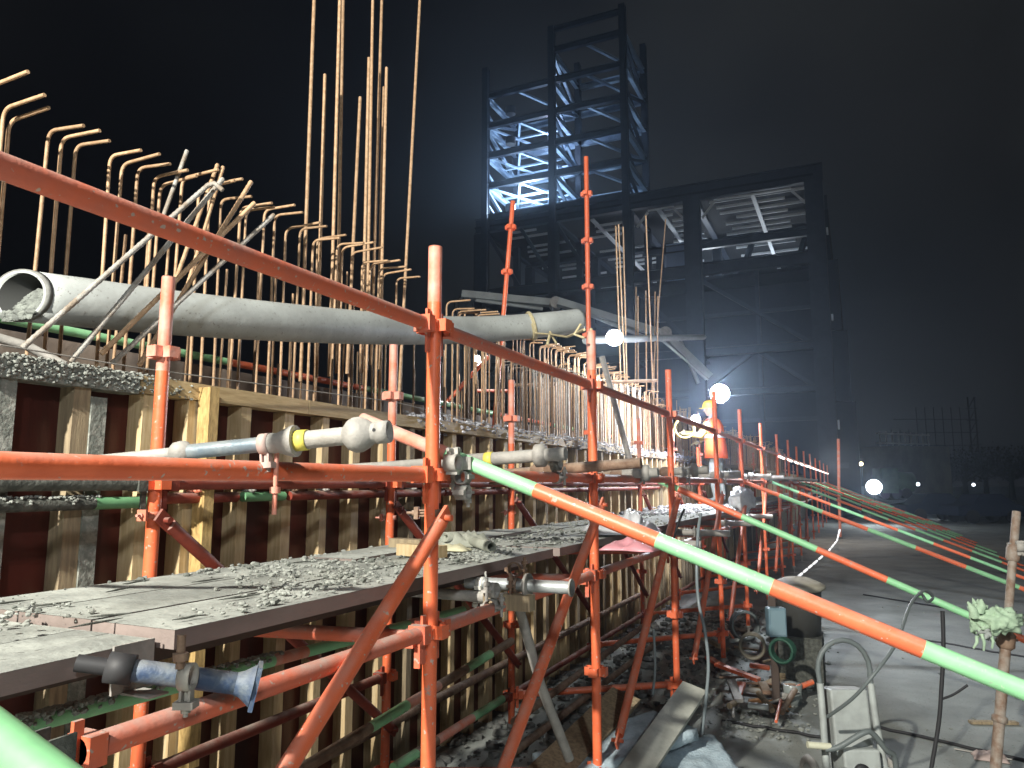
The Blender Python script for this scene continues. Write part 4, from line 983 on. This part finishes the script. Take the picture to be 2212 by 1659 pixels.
b = MB(); b.box((-12, 46.5, 5), (21, .2, 14)); b.build('wall_panel', M_clad, bd)
for x in (-14.5, -4.6):
    b = MB(); b.beam((x, 43.9, GZ), (x, 43.9, 12.3), .22, .22, up=(0, 1, 0)); b.build('mullion', M_steel, bd)
for z in (3.6, 9.9):
    b = MB(); b.beam((-22.3, 44.15, z), (-1.3, 44.15, z), .18, .22); b.build('girt', M_steel, bd)
for x in (-10, -6.3, -2.9):
    b = MB(); b.beam((x, 48.5, 12.6), (x+.8, 51.5, BT-.8), .3, .3); b.build('raking_strut', M_steel, bd)
b = MB(); b.ibeam((-12, 47, 15.2), (-1.3, 47, 15.2), .35, .5, .06); b.build('mid_beam', M_steel, bd)
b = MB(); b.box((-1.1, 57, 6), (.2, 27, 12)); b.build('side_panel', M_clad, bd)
b = MB(); b.box((-9.6, 47.0, 14.3), (1.8, .1, 2.6)); b.build('hanging_sheet', mat('pale_blue_sheet', (.20, .27, .42), None, rough=.8), bd)
for z in (1, 2.5, 4, 6.5, 9, 11):
    b = MB(); b.box((-.55, 44+z*.5, z), (.5, .2, .3)); b.build('side_bracket', M_steel, bd)
for (x1, z0, z1) in ((.22, GZ, 4.5), (.02, 4.5, 8.5), (-.25, 8.5, 12.6), (-.6, 12.6, 15.6)):
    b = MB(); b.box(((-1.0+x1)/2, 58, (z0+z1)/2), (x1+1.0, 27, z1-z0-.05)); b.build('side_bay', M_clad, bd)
# side staging of thin vertical posts on the building's right flank
for y in range(45, 72, 4):
    b = MB(); b.beam((-.7, y, GZ), (-.7, y, 16.6), .16, .16); b.build('side_post', M_steel, bd)
b = MB(); b.beam((-.7, 44, 3.2), (-.7, 70, 3.2), .1, .5); b.beam((-.7, 44, 9.2), (-.7, 70, 9.2), .1, .3); b.beam((-.7, 44, 14.2), (-.7, 70, 14.2), .1, .3); b.build('side_rail', M_join, bd)
# ------------------------------------------------------------------ right background
def P_(sx, sy, d): return px(sx, sy, d=d)
t = thing('site_wall_building', 'low pale building with roof rails far off at the right', 'building', P_(1950, 1040, 70))
a = px(1905, 1010, d=70); c = px(2010, 1010, d=74)
b = MB(); m_ = (a+c)/2; wv = (c-a); b.beam(a-Z*.5, c-Z*.5, 4, 5.0); b.build('wall', M_pale, t)
for dz in (2.0, 2.9):
    b = MB(); b.beam(a+Z*(dz+.3)-wv*.05, c+Z*(dz+.3), .3, .12); b.build('roof_rail', M_join, t)
b = MB()
for i in range(9): b.beam(a+wv*(i/8)+Z*2, a+wv*(i/8)+Z*3.4, .12, .12)
b.build('rail_posts', M_join, t)
t = thing('tank_truck', 'dark green tank truck far off on the right beside the dazzling lamp', 'truck', P_(1940, 1070, 46))
a = P_(1925, 1040, 46); c = P_(1968, 1042, 46); b = MB(); b.tube([a, c], .62, 18); b.build('tank', M_grd, t)
b = MB(); q = P_(1912, 1035, 46); b.box(q-Z*.1, (1.0, 1.2, 1.5), Matrix((Rr, Hh, Z)).transposed()); b.build('cab', M_grd, t)
b = MB(); 
for s in (1912, 1938, 1960): p = P_(s, 1066, 45.4); b.tube([p, p+Hh*.4], .32, 14)
b.build('wheels', M_blk, t)
t = thing('lattice_mast', 'faint thin lattice mast far off at the right', 'mast', P_(2110, 1040, 110))
b = MB()
for dx in (-.5, .5):
    p = P_(2112, 1040, 110)+Rr*dx; b.beam(p, p+Z*12.5, .22, .22)
for i in range(7): p = P_(2112, 1040, 110)+Z*(i*1.8); b.beam(p-Rr*.5, p+Rr*.5+Z*1.7, .12, .12); b.beam(p-Rr*.9, p+Rr*.9, .1, .1)
b.build('lattice', mat('mast_black', (.012, .012, .012), None), t)
# frame of thin posts (distant staging) left of the mast
t = thing('distant_staging', 'faint distant scaffold staging above the pale building', 'scaffold', P_(2030, 980, 100))
b = MB()
for i in range(10):
    p = P_(1930+i*19, 1000, 100); b.beam(p, p+Z*(4.5+3*(i > 2)), .09, .09)
for j in range(4): b.beam(P_(1930, 990-j*28, 100), P_(2110, 990-j*28, 100), .08, .08)
b.build('frame', M_steel, t)
def tree(sx, sy_top, d, w, label, seed):
    base = P_(sx, 1045, d); base.z = GZ; top = (1045-sy_top)/1600*d; H = top-GZ; rnd = random.Random(seed)
    t = thing('tree', label, 'tree', base, 'dark trees on the right horizon')
    b = MB(); b.tube([base, base+Z*H*.3, base+Z*H*.6+Rr*.3], [.35, .25, .12], 8)
    for q in range(4): a = rnd.uniform(0, 6.3); b.tube([base+Z*H*.35, base+Z*H*.6+V((math.cos(a), math.sin(a), 0))*w*.3], [.14, .05], 6)
    b.build('trunk', M_tree, t)
    b = MB()
    for q in range(1500):
        th = rnd.uniform(0, 2*PI); ph = math.acos(rnd.uniform(-.6, 1)); rr = rnd.random()**.4
        n_ = 1+.35*noise.noise(V((th*1.3, ph*2, seed)))
        p = base+Z*(H*.62)+V((math.cos(th)*math.sin(ph)*w*.5*rr*n_, math.sin(th)*math.sin(ph)*w*.5*rr*n_, math.cos(ph)*H*.40*rr*n_))
        e = rnd.uniform(.2, .5); u = V((rnd.gauss(0, 1), rnd.gauss(0, 1), rnd.gauss(0, 1))).normalized(); v = u.cross(Z).normalized()
        b.add([p, p+u*e, p+u*e*.5+v*e*.5], [[0, 1, 2]])
    b.build('crown', M_tree, t)
for i, (sx, sy, d, w) in enumerate(((2085, 972, 85, 7), (2130, 962, 90, 9), (2185, 966, 84, 9), (2240, 970, 80, 9), (2040, 990, 95, 6))):
    tree(sx, sy, d, w, ['dark round tree left of the far right horizon clump', 'tallest dark tree on the right horizon', 'dark tree second from the right frame edge', 'dark tree cut by the right frame edge', 'small dark tree next to the pale building'][i], i+2)
# parked dark machines
for i, (sx, sy, d, w) in enumerate(((2010, 1072, 38, 3.4), (2120, 1080, 36, 3.2))):
    p = P_(sx, sy, d); p.z = GZ; t = thing('parked_car', ['dark blue parked car far off at the right', 'black parked car nearest the right trees'][i], 'car', p, 'dark parked cars')
    M = Matrix((Rr, Hh, Z)).transposed(); b = MB()
    prof = [(-w/2, .35), (-w/2, .8), (-w*.28, .9), (-w*.15, 1.35), (w*.18, 1.38), (w*.34, .95), (w/2, .82), (w/2, .35)]
    vs = []
    for yy in (-.8, .8):
        for (a, z) in prof: vs.append(p+Rr*a+Hh*(yy*(.85 if z > 1 else 1))+Z*z)
    n = len(prof); b.add(vs, [list(range(n))[::-1], list(range(n, 2*n))]+[[j, (j+1) % n, n+(j+1) % n, n+j] for j in range(n)])
    b.build('body', mat('dark_car_paint', (.02, .03, .06), None, rough=.25), t)
    for a in (-.3, .3):
        for yy in (-.75, .75):
            b = MB(); q = p+Rr*a*w+Hh*yy+Z*.32; b.tube([q-Hh*.1, q+Hh*.1], .32, 14); b.build('wheel', M_blk, t)
# ------------------------------------------------------------------ right foreground: leaning prop post, cloth, cables
a = px(2196, 1105, d=4.75); c = px(2152, 1640, d=4.62); c = c+(c-a)*.25
t = thing('leaning_prop', 'rust grey steel prop standing slightly tilted at the right edge', 'steel prop', c)
f2 = lambda s: a+(c-a)*s
b = MB(); b.tube([f2(0), f2(.2), f2(.4)], .024, 14); b.build('inner_tube', mat('rusty_grey_prop', (.30, .26, .22), (.20, .13, .09), 16, .7, .1, .4, 50), t)
b = MB(); b.tube([f2(.4), f2(.7), f2(1)], .030, 14); b.build('outer_tube', MATS['rusty_grey_prop'], t)
b = MB(); b.tube([f2(.115), f2(.125), f2(.16), f2(.17)], [.03, .04, .04, .03], 14); b.build('nut', MATS['rusty_grey_prop'], t)
b = MB(); b.tube([f2(.40), f2(.41), f2(.45), f2(.46)], [.03, .05, .05, .03], 14); b.tube([f2(.43)-Rr*.09, f2(.43)+Rr*.07], .008, 8); b.build('collar', M_br, t)
b = MB(); b.tube([f2(.665), f2(.67), f2(.685), f2(.69)], [.031, .042, .042, .031], 14); b.build('lower_ring', MATS['rusty_grey_prop'], t)
coupler(px(2190, 1180, d=4.74), Z, X, 'grey clamp near the top of the leaning right prop', M_gy, .025, off=-Hh)
# knotted cloth bundle
t = thing('cloth_bundle', 'knotted mint green cloth tied round the leaning prop at the right edge', 'cloth', px(2150, 1345, d=4.6))
def blob(c, rx_, ry_, rz_, seed, amp=.35, n=20):
    b = MB()
    for j in range(n+1):
        ph = PI*j/n
        for i in range(n*2):
            th = 2*PI*i/(n*2); d = V((math.cos(th)*math.sin(ph), math.sin(th)*math.sin(ph), math.cos(ph)))
            k = 1+amp*(abs(noise.noise(d*2.2+V((seed, 0, 0))))*2-.6)+amp*.5*noise.noise(d*6+V((0, seed, 0)))
            b.v.append(V(c)+Rr*d.x*rx_*k+Hh*d.y*ry_*k+Z*d.z*rz_*k)
    w = n*2
    for j in range(n):
        for i in range(w): b.f.append([j*w+i, j*w+(i+1) % w, (j+1)*w+(i+1) % w, (j+1)*w+i]); b.sm.append(True); b.mi.append(0)
    return b
blob(px(2162, 1340, d=4.55), .125, .08, .075, 3.3).build('wrap', M_clo, t)
blob(px(2120, 1340, d=4.6), .07, .05, .10, 5.1, .5).build('knot', M_clo, t)
blob(px(2130, 1362, d=4.58), .05, .05, .05, 7.7, .6, 14).build('white_strap', M_white, t)
for i, (s, e) in enumerate((((2105, 1330), (2090, 1300)), ((2115, 1320), (2120, 1295)), ((2120, 1370), (2125, 1405)), ((2140, 1370), (2143, 1400)), ((2110, 1375), (2103, 1400)))):
    b = MB(); b.tube([px(*s, d=4.55), px((s[0]+e[0])/2+4, (s[1]+e[1])/2, d=4.53), px(*e, d=4.55)], [.03 if i < 2 else .01, .022 if i < 2 else .009, .006], 8); b.build('loose_end', M_clo, t)
tag(blob(WS+Z*.13, .16, .14, .15, 2.2, .25).build('white_sack', M_plast, None, WS), 'white sack standing on the far walkway right of the worker', 'sack')
# cables, then tube shadows laid on the ground as dark lines
def cable(pts, label, r=.006, m=M_cab, cat='cable'):
    p = cr([px(s[0], s[1], d=s[2]) if s[2] > 0 else px(s[0], s[1], z=GZ+.012) for s in pts], 6); b = MB(); b.tube(p, r, 8); return tag(b.build('cable', m, None, p[0]), label, cat, 'loose cables')
cable([(1985, 1282, 4.5), (2000, 1276, 4.55), (2015, 1290, 4.6), (2003, 1300, 4.5), (1988, 1283, 4.45), (1965, 1310, 4.3), (1935, 1390, 4.1), (1885, 1460, 4.0), (1840, 1510, 4.1), (1788, 1548, 4.3)], 'grey cable looping over the second striped tube down to the trolley', .009)
cable([(2036, 1320, 4.3), (2038, 1400, 4.3), (2034, 1480, 4.3), (2028, 1560, 4.3), (2012, 1659, 4.3), (2005, 1700, 4.3)], 'black cable hanging straight down left of the leaning prop', .011, M_blk)
cable([(2034, 1510, 4.3), (2060, 1500, 4.3), (2090, 1480, 4.3)], 'short dark cable branching off the hanging black cable', .007, M_blk)
cable([(1514, 1110, 4.9), (1508, 1150, 4.8), (1505, 1230, 4.7), (1509, 1300, 4.7), (1522, 1360, 4.6), (1530, 1430, 4.6), (1526, 1500, 4.6), (1515, 1590, 4.6)], 'pale grey cable hanging from the walkway near the third front post', .010, mat('pale_cable', (.17, .20, .21), None, rough=.4))
cable([(1412, 1360, 4.6), (1415, 1440, 4.6), (1410, 1500, 4.6)], 'short pale cable hanging under the walkway right of the second front post', .008, MATS['pale_cable'])
cable([(1478, 1100, 5.3), (1462, 1140, 5.2), (1450, 1190, 5.2)], 'short black cable draped on the third front post', .008, M_blk)
cable([(1200, 1659, -1), (1780, 1480, -1), (1950, 1460, -1), (2230, 1480, -1)], 'thin cable lying on the concrete behind the trolley', .008, M_blk) if False else None
for i, (y0, y1) in enumerate(((px(1865, 1286, z=GZ), px(2260, 1350, z=GZ)), (px(1988, 1383, z=GZ), px(2260, 1430, z=GZ)), (px(1890, 1572, z=GZ), px(2260, 1656, z=GZ)), (px(1560, 1560, z=GZ), px(1800, 1600, z=GZ)))):
    b = MB(); n = 10; pts = [V(y0)+(V(y1)-V(y0))*k/n+V((0, random.uniform(-.02, .02), .012)) for k in range(n+1)]; b.tube(pts, .012, 6)
    tag(b.build('cable', M_blk, None, y0), ['farthest', 'middle', 'nearest', 'leftmost'][i]+' dark line standing for a tube shadow across the concrete ground', 'cable', 'shadow lines on the ground')  # black tubes laid as cast shadows of the raking tubes
# ------------------------------------------------------------------ trolley (wheeled machine)
tc = px(1841, 1650, d=4.55); tc.z = GZ
t = thing('trolley_machine', 'grey wheeled trolley with a tall hooped handle carrying a pump motor', 'trolley', tc)
def T(r_, f_, u_): return tc+Rr*r_+Hh*f_+Z*u_
hw = .155
loop = [T(-hw-.015, -.05, .10), T(-hw, 0, .45), T(-hw+.005, .03, .68)]+[T(-hw*math.cos(a), .04, .75+.175*math.sin(a)) for a in [PI*k/10 for k in range(11)]]+[T(hw-.005, .03, .68), T(hw, 0, .45), T(hw+.03, -.05, .10)]
b = MB(); b.tube(cr([loop[0], loop[1], loop[2]], 4), .020, 14); b.tube(cr([loop[-1], loop[-2], loop[-3]], 4), .020, 14); b.build('upright', M_white, t)
b = MB(); b.tube(loop[2:-2], .0155, 12); b.build('hoop', M_cab, t)
b = MB(); b.tube(cr([T(-.20, -.12, .36), T(-.13, -.14, .38), T(0, -.16, .46), T(.06, -.15, .455), T(.14, -.13, .36), T(.20, -.1, .30), T(.22, -.06, .05)], 5), .0155, 12); b.build('front_bar', M_cab, t)
b = MB(); b.tube([T(-.30, -.12, .385), T(-.17, -.12, .375)], .019, 12); b.build('grip', mat('cream_plastic', (.55, .55, .42), None, rough=.5), t)
b = MB(); M = Matrix((Rr, Hh, Z)).transposed() @ Matrix.Rotation(-.12, 3, 'X'); b.box(T(.01, .07, .46), (.22, .16, .36), M); b.box(T(.015, -.01, .26), (.21, .2, .16), M); o = b.build('body_box', M_white, t)
bv = o.modifiers.new('b', 'BEVEL'); bv.width = .012; bv.segments = 2
b = MB(); b.lathe(T(.0, -.10, .24), [(0, 0), (.04, 0), (.045, .03), (.03, .04), (0, .04)], 16, Matrix((Rr, Z, -Hh)).transposed()); b.build('outlet', M_blk, t)
b = MB(); b.tube([T(.02, -.20, .10), T(.02, .06, .10)], .095, 22); b.build('motor', M_tan, t)
b = MB(); b.tube([T(.02, -.21, .10), T(.02, -.2, .10)], .075, 22); b.build('motor_cap', M_white, t)
for s_, nm in ((-.235, 'l'), (.215, 'r')):
    b = MB(); cW = T(s_, .02, .14); n = 24
    b.tube([cW+(Hh*math.cos(2*PI*k/n)+Z*math.sin(2*PI*k/n))*.115 for k in range(n+1)], .025, 10, cap=False); w_ = b.build('wheel', M_gy, t)
    b = MB(); b.tube([cW-Rr*.015, cW+Rr*.015], .092, 20); b.tube([cW-Rr*.03, cW+Rr*.03], .025, 12); b.build('rim', M_white, w_)
b = MB(); b.tube([T(-.24, .02, .14), T(.22, .02, .14)], .012, 8); b.build('axle', M_cab, t)
for dx in (-.12, .13):
    b = MB(); b.beam(T(dx, -.17, .28), T(dx, -.2, .0), .03, .03); b.build('foot', M_white, t)
# ------------------------------------------------------------------ clutter on the ground
t = thing('plank', 'yellow brown plank leaning up at the bottom centre', 'plank', px(1270, 1600, d=4.2), 'loose planks')
b = MB(); b.beam(px(1165, 1690, d=3.9), px(1352, 1502, d=4.8), .19, .03, up=Z*.9-Hh*.5); b.build('face', M_wdd, t)
t = thing('plank', 'pale grey plank slanting up over the foam sheets at the bottom', 'plank', px(1430, 1560, d=4.4), 'loose planks')
b = MB(); b.beam(px(1350, 1700, d=3.8), px(1500, 1486, d=4.7), .15, .03, up=Z*.9-Hh*.5); b.build('face', mat('pale_plank', (.42, .43, .38), (.33, .34, .3), 10, .8, 0, .3, 50), t)
b = MB(); b.beam(px(1345, 1690, d=4.1), px(1420, 1580, d=4.6), .08, .05, up=Z*.9-Hh*.5); b.build('batten', mat('dark_wood', (.07, .05, .04), None), t)
def slab(sc, d, w, l, th, yaw, label, seed, tilt=.12):
    c = px(*sc, d=d); b = MB(); n = 16; R = Matrix.Rotation(yaw, 3, 'Z') @ Matrix.Rotation(tilt, 3, 'X'); vs = []
    for j in range(n+1):
        for i in range(n+1):
            u = i/n*2-1; v = j/n*2-1; k = 1+.10*noise.noise(V((u*2+seed, v*2, 0)))+.05*noise.noise(V((u*8+seed, v*8, 0)))
            vs.append(c+R @ V((u*w/2*k, v*l/2*k, .02*noise.noise(V((u*3, v*3, seed))))))
    b.add(vs, [[j*(n+1)+i, j*(n+1)+i+1, (j+1)*(n+1)+i+1, (j+1)*(n+1)+i] for j in range(n) for i in range(n)], True)
    o = b.build('foam_sheet', M_foam, None, c); s = o.modifiers.new('s', 'SOLIDIFY'); s.thickness = th
    tag(o, label, 'foam sheet', 'broken foam sheets')
slab((1330, 1600), 4.3, .38, .85, .06, -.62, 'blue grey foam sheet between the two planks at the bottom', 2)
slab((1500, 1640), 4.3, .42, .55, .06, .5, 'blue grey foam sheet at the bottom right of the pale plank', 6)
b = MB(); b.pipe([px(1395, 1650, d=4.2), px(1425, 1620, d=4.3)], .04, .03, 14); tag(b.build('short_tube', M_tan, None, px(1400, 1650, d=4.2)), 'tan plastic tube piece poking out between the planks', 'tube piece')
# tub, box, coil, wheel rubble
t = thing('round_tub', 'tan lidded tub behind the nearest striped tube', 'tub', px(1725, 1285, d=7.2))
b = MB(); c0 = px(1722, 1262, d=7.2); b.lathe(c0, [(0, .07), (.10, .065), (.19, .03), (.25, 0), (.25, -.03), (.22, -.05)], 28); b.build('lid', M_tan, t)
b = MB(); b.lathe(c0, [(.21, -.05), (.19, -.45), (0, -.45)], 24); b.build('tub_body', mat('dark_tub', (.06, .06, .055), None), t)
b = MB(); b.box(V((c0.x, c0.y, (c0.z-.45+GZ)/2)), (.4, .4, c0.z-.45-GZ)); tag(b.build('crate', M_drk, None, V((c0.x, c0.y, GZ))), 'dark wooden crate beneath the tan tub', 'crate')
t = thing('junction_box', 'pale blue electrical box on a post under the striped tube', 'electrical box', px(1676, 1345, d=6.4))
c1 = px(1676, 1343, d=6.4); b = MB(); b.box(c1, (.15, .10, .235), Matrix((Rr, Hh, Z)).transposed()); o = b.build('box', M_sky, t); bv = o.modifiers.new('b', 'BEVEL'); bv.width = .012; bv.segments = 2
b = MB(); b.box(c1-Hh*.053, (.12, .006, .20), Matrix((Rr, Hh, Z)).transposed()); b.build('door', mat('pale_blue_door', (.19, .28, .32), None, rough=.5), t)
b = MB(); b.beam(c1+Hh*.07+Z*.2, V((c1.x, c1.y, GZ))+Hh*.07, .06, .06); b.build('post', mat('dark_wood', (.07, .05, .04), None), t)
for i, (s, d, r, m, lb) in enumerate((((1608, 1350), 7.0, .12, M_cab, 'grey cable reel on its side near the front posts'), ((1625, 1395), 6.6, .10, mat('coil_straw', (.15, .135, .10), None), 'straw coloured coil of rope on the heap'), ((1690, 1405), 6.2, .09, mat('green_hose', (.02, .07, .045), None), 'dark green hose coil beside the trolley'))):
    c = px(*s, d=d); b = MB(); b.tube(coil(c, Hh+Rr*.4*i, r, 5, .08, 0, 18), .013, 6); tag(b.build('hose_coil', m, None, c), lb, 'coil', 'coils on the ground')
rnd = random.Random(21)
for i in range(34):
    sx = rnd.uniform(1565, 1720); sy = rnd.uniform(1380, 1560); c = px(sx, sy, z=GZ+.03+.12*rnd.random()); a = rnd.uniform(0, PI); l = rnd.uniform(.15, .5)
    dv = V((math.cos(a), math.sin(a), rnd.uniform(-.15, .35))).normalized()*l
    b = MB(); 
    if i % 3: b.tube([c, c+dv], rnd.choice([.012, .024]), 8)
    else: b.beam(c, c+dv, .07, .03)
    m = rnd.choice([M_gy, M_br, M_wdd, M_white, M_or])
    tag(b.build('scrap_piece', m, None, c), f'{word(i+1)} scrap offcut in the litter heap left of the trolley', 'scrap', 'scrap offcuts left of the trolley')
b = MB()
for i in range(900):
    c = px(rnd.gauss(1620, 80), rnd.uniform(1360, 1600), z=GZ+.01); b.lump(c, rnd.uniform(.006, .035)*rnd.random(), i, .6)
tag(b.build('ground_litter', M_cem), 'small rubble litter on the ground left of the trolley', 'rubble', kind='stuff')
b = MB(); rnd = random.Random(31)
for i in range(700):
    x = rnd.uniform(-1.0, 6); y = 3.0+12*rnd.random()**1.5; b.lump((x, y, GZ+.004), .003+.016*rnd.random()**4, i, .6)
tag(b.build('gravel', M_cem), 'sparse grit strewn over the concrete ground on the right', 'grit', kind='stuff')
for i in range(9):
    c = V((rnd.uniform(.4, 3.6), rnd.uniform(4.2, 9.5), GZ+.016)); a = rnd.uniform(0, PI); l = rnd.uniform(.12, .4); dv = V((math.cos(a), math.sin(a), 0))*l
    b = MB()
    if i % 2: b.beam(c, c+dv, .05, .02)
    else: b.tube([c, c+dv*.5+V((.02, 0, 0)), c+dv], .006, 6)
    tag(b.build('scrap_piece', [M_wdd, M_br, M_gy][i % 3], None, c), f'{word(i+1)} small scrap lying alone on the open concrete, right of the trolley', 'scrap', 'loose scraps on the open ground')
cloth(px(1660, 1525, z=GZ), .17, .12, .05, mat('rusty_cloth', (.28, .14, .05), (.2, .1, .04), 15, .9), 'rust brown rag on the ground left of the trolley', 'rag', 'rust_rag', 12, 14)
b = MB(); b.lathe(px(1712, 1520, z=GZ+.0), [(0, 0), (.07, 0), (.085, .16), (.08, .165), (.065, .02), (0, .02)], 18); tag(b.build('plastic_pail', mat('clear_pail', (.26, .29, .28), None, rough=.3), None, px(1712, 1520, z=GZ)), 'pale plastic pail beside the rust brown rag', 'pail')
cloth(px(2140, 1640, z=GZ), .10, .07, .07, mat('pinkish_paper', (.42, .33, .3), None, rough=.9), 'crumpled pinkish paper on the ground near the leaning prop', 'paper', 'crumpled_paper', 14, 12)
cloth(px(2085, 1430, z=GZ), .09, .06, .06, mat('brown_lump', (.2, .15, .12), None, rough=.9), 'brown crumpled scrap on the concrete left of the leaning prop', 'scrap', 'brown_scrap', 15, 12)
# far ground clutter under scaffold: cement lumps in the trench
b = MB()
for i in range(1500):
    y = 2.6+9*rnd.random(); x = rnd.uniform(-2.7, -1.3); b.lump((x, y, GZ+.02), .06*rnd.random()**2+.008, i, .6)
tag(b.build('trench_rubble', mat('trench_cement', (.16, .165, .155), (.1, .1, .095), 8, .9)), 'pale lumps of spilt concrete on the ground below the walkway', 'rubble', kind='stuff')
# red stacked tubes by the raker feet
t = thing('tube_stack', 'stack of red oxide tubes lying on the ground where the far striped tubes land', 'tube stack', (3.5, 15, GZ))
b = MB()
for i in range(14): b.tube([V((2.9+.06*(i % 7), 13.5, GZ+.03+.05*(i//7))), V((2.9+.06*(i % 7)+.8, 19.5, GZ+.03+.05*(i//7)))], .026, 8)
b.build('tubes', M_rd, t)
# ------------------------------------------------------------------ light
w = bpy.data.worlds.new('World'); S.world = w; w.use_nodes = True; N = w.node_tree.nodes; L = w.node_tree.links
bg = N['Background']
tc = N.new('ShaderNodeTexCoord'); n = N.new('ShaderNodeTexNoise'); n.inputs['Scale'].default_value = 2.6; n.inputs['Detail'].default_value = 3; n.inputs['Roughness'].default_value = .45
L.new(tc.outputs['Generated'], n.inputs['Vector'])
# town glow on low cloud: brightest towards one part of the horizon
gl = N.new('ShaderNodeVectorMath'); gl.operation = 'DOT_PRODUCT'; L.new(tc.outputs['Generated'], gl.inputs[0]); gl.inputs[1].default_value = px(1700, 520, d=10).normalized()
mr = N.new('ShaderNodeMapRange'); mr.interpolation_type = 'SMOOTHSTEP'; mr.inputs[1].default_value = .80; mr.inputs[2].default_value = 1.0; L.new(gl.outputs['Value'], mr.inputs[0])
m1 = N.new('ShaderNodeMapRange'); m1.inputs[1].default_value = .35; m1.inputs[2].default_value = .68; m1.inputs[3].default_value = .35; m1.inputs[4].default_value = 1.1; L.new(n.outputs['Fac'], m1.inputs[0])
m2 = N.new('ShaderNodeMath'); m2.operation = 'MULTIPLY_ADD'; L.new(mr.outputs[0], m2.inputs[0]); m2.inputs[1].default_value = .78; m2.inputs[2].default_value = .22
m3 = N.new('ShaderNodeMath'); m3.operation = 'MULTIPLY'; L.new(m2.outputs[0], m3.inputs[0]); L.new(m1.outputs[0], m3.inputs[1])
cr_ = N.new('ShaderNodeValToRGB'); L.new(m3.outputs[0], cr_.inputs[0])
cr_.color_ramp.elements[0].position = .05; cr_.color_ramp.elements[0].color = (.0016, .0014, .0020, 1)
cr_.color_ramp.elements[1].position = 1; cr_.color_ramp.elements[1].color = (.0165, .0175, .0180, 1)
L.new(cr_.outputs[0], bg.inputs[0]); bg.inputs[1].default_value = 1.0
def light(kind, loc, e, col, size=.2, target=None, ang=None, name='site_light', blend=.3):
    l = bpy.data.lights.new(name, kind); l.energy = e; l.color = col
    if kind in ('POINT', 'SPOT'): l.shadow_soft_size = size
    o = bpy.data.objects.new(name, l); C.objects.link(o); o.location = V(loc)
    if target is not None: o.rotation_euler = (V(target)-V(loc)).to_track_quat('-Z', 'Y').to_euler()
    if ang: l.spot_size = math.radians(ang); l.spot_blend = blend
    return o
# main floodlight mast behind and left of the camera, and an added weaker fill behind right
light('POINT', (-1.7, -4.0, 3.5), 5600, (1, .965, .87), .10, name='floodlight')
light('POINT', (3.5, -4.0, 3.6), 950, (.92, .97, 1), .25, name='fill_light')
# lamps inside the tower and the building
light('POINT', (-19.3, 45.0, 18.9), 2600, (.62, .80, 1), .2, name='tower_lamp')
light('POINT', (-18.2, 46.0, 23.2), 420, (.62, .74, 1), .2, name='tower_lamp')
light('POINT', (-8.5, 52, 13.1), 1200, (.85, .93, 1), .3, name='building_lamp')
light('POINT', (-4.6, 56, 13.1), 950, (.85, .93, 1), .3, name='building_lamp')
light('POINT', (-15, 54, 13.1), 300, (.9, .9, 1), .3, name='building_lamp')
light('POINT', px(1800, 1000, d=24), 160, (1, .85, .75), .05, name='post_fill_light')  # unseen point light added beside the string to brighten the end post
light('POINT', (33, 62, 9), 220, (1, .9, .7), .4, name='far_right_light')  # point light out of view on the far right
# ------------------------------------------------------------------ air
HZ = 1
if HZ:
    b = MB(); b.box((0, 50, 17), (240, 240, 42)); o = b.build('haze', []); tag(o, kind='stuff', label='thin dusty night haze lit by the lamps', cat='haze')
    m = bpy.data.materials.new('haze'); m.use_nodes = True; m.node_tree.nodes.remove(m.node_tree.nodes['Principled BSDF'])
    pv = m.node_tree.nodes.new('ShaderNodeVolumePrincipled'); pv.inputs['Density'].default_value = .0026; pv.inputs['Color'].default_value = (.62, .78, 1, 1); pv.inputs['Anisotropy'].default_value = .80
    m.node_tree.links.new(pv.outputs[0], m.node_tree.nodes['Material Output'].inputs['Volume'])
    o.data.materials.append(m)
S.render.engine = 'CYCLES'
S.cycles.use_denoising = True
S.cycles.max_bounces = 5; S.cycles.diffuse_bounces = 3; S.cycles.glossy_bounces = 2; S.cycles.volume_bounces = 0; S.cycles.transmission_bounces = 2
S.cycles.sample_clamp_indirect = 4
S.view_settings.view_transform = 'Standard'; S.view_settings.look = 'None'; S.view_settings.exposure = 0; S.view_settings.gamma = 1
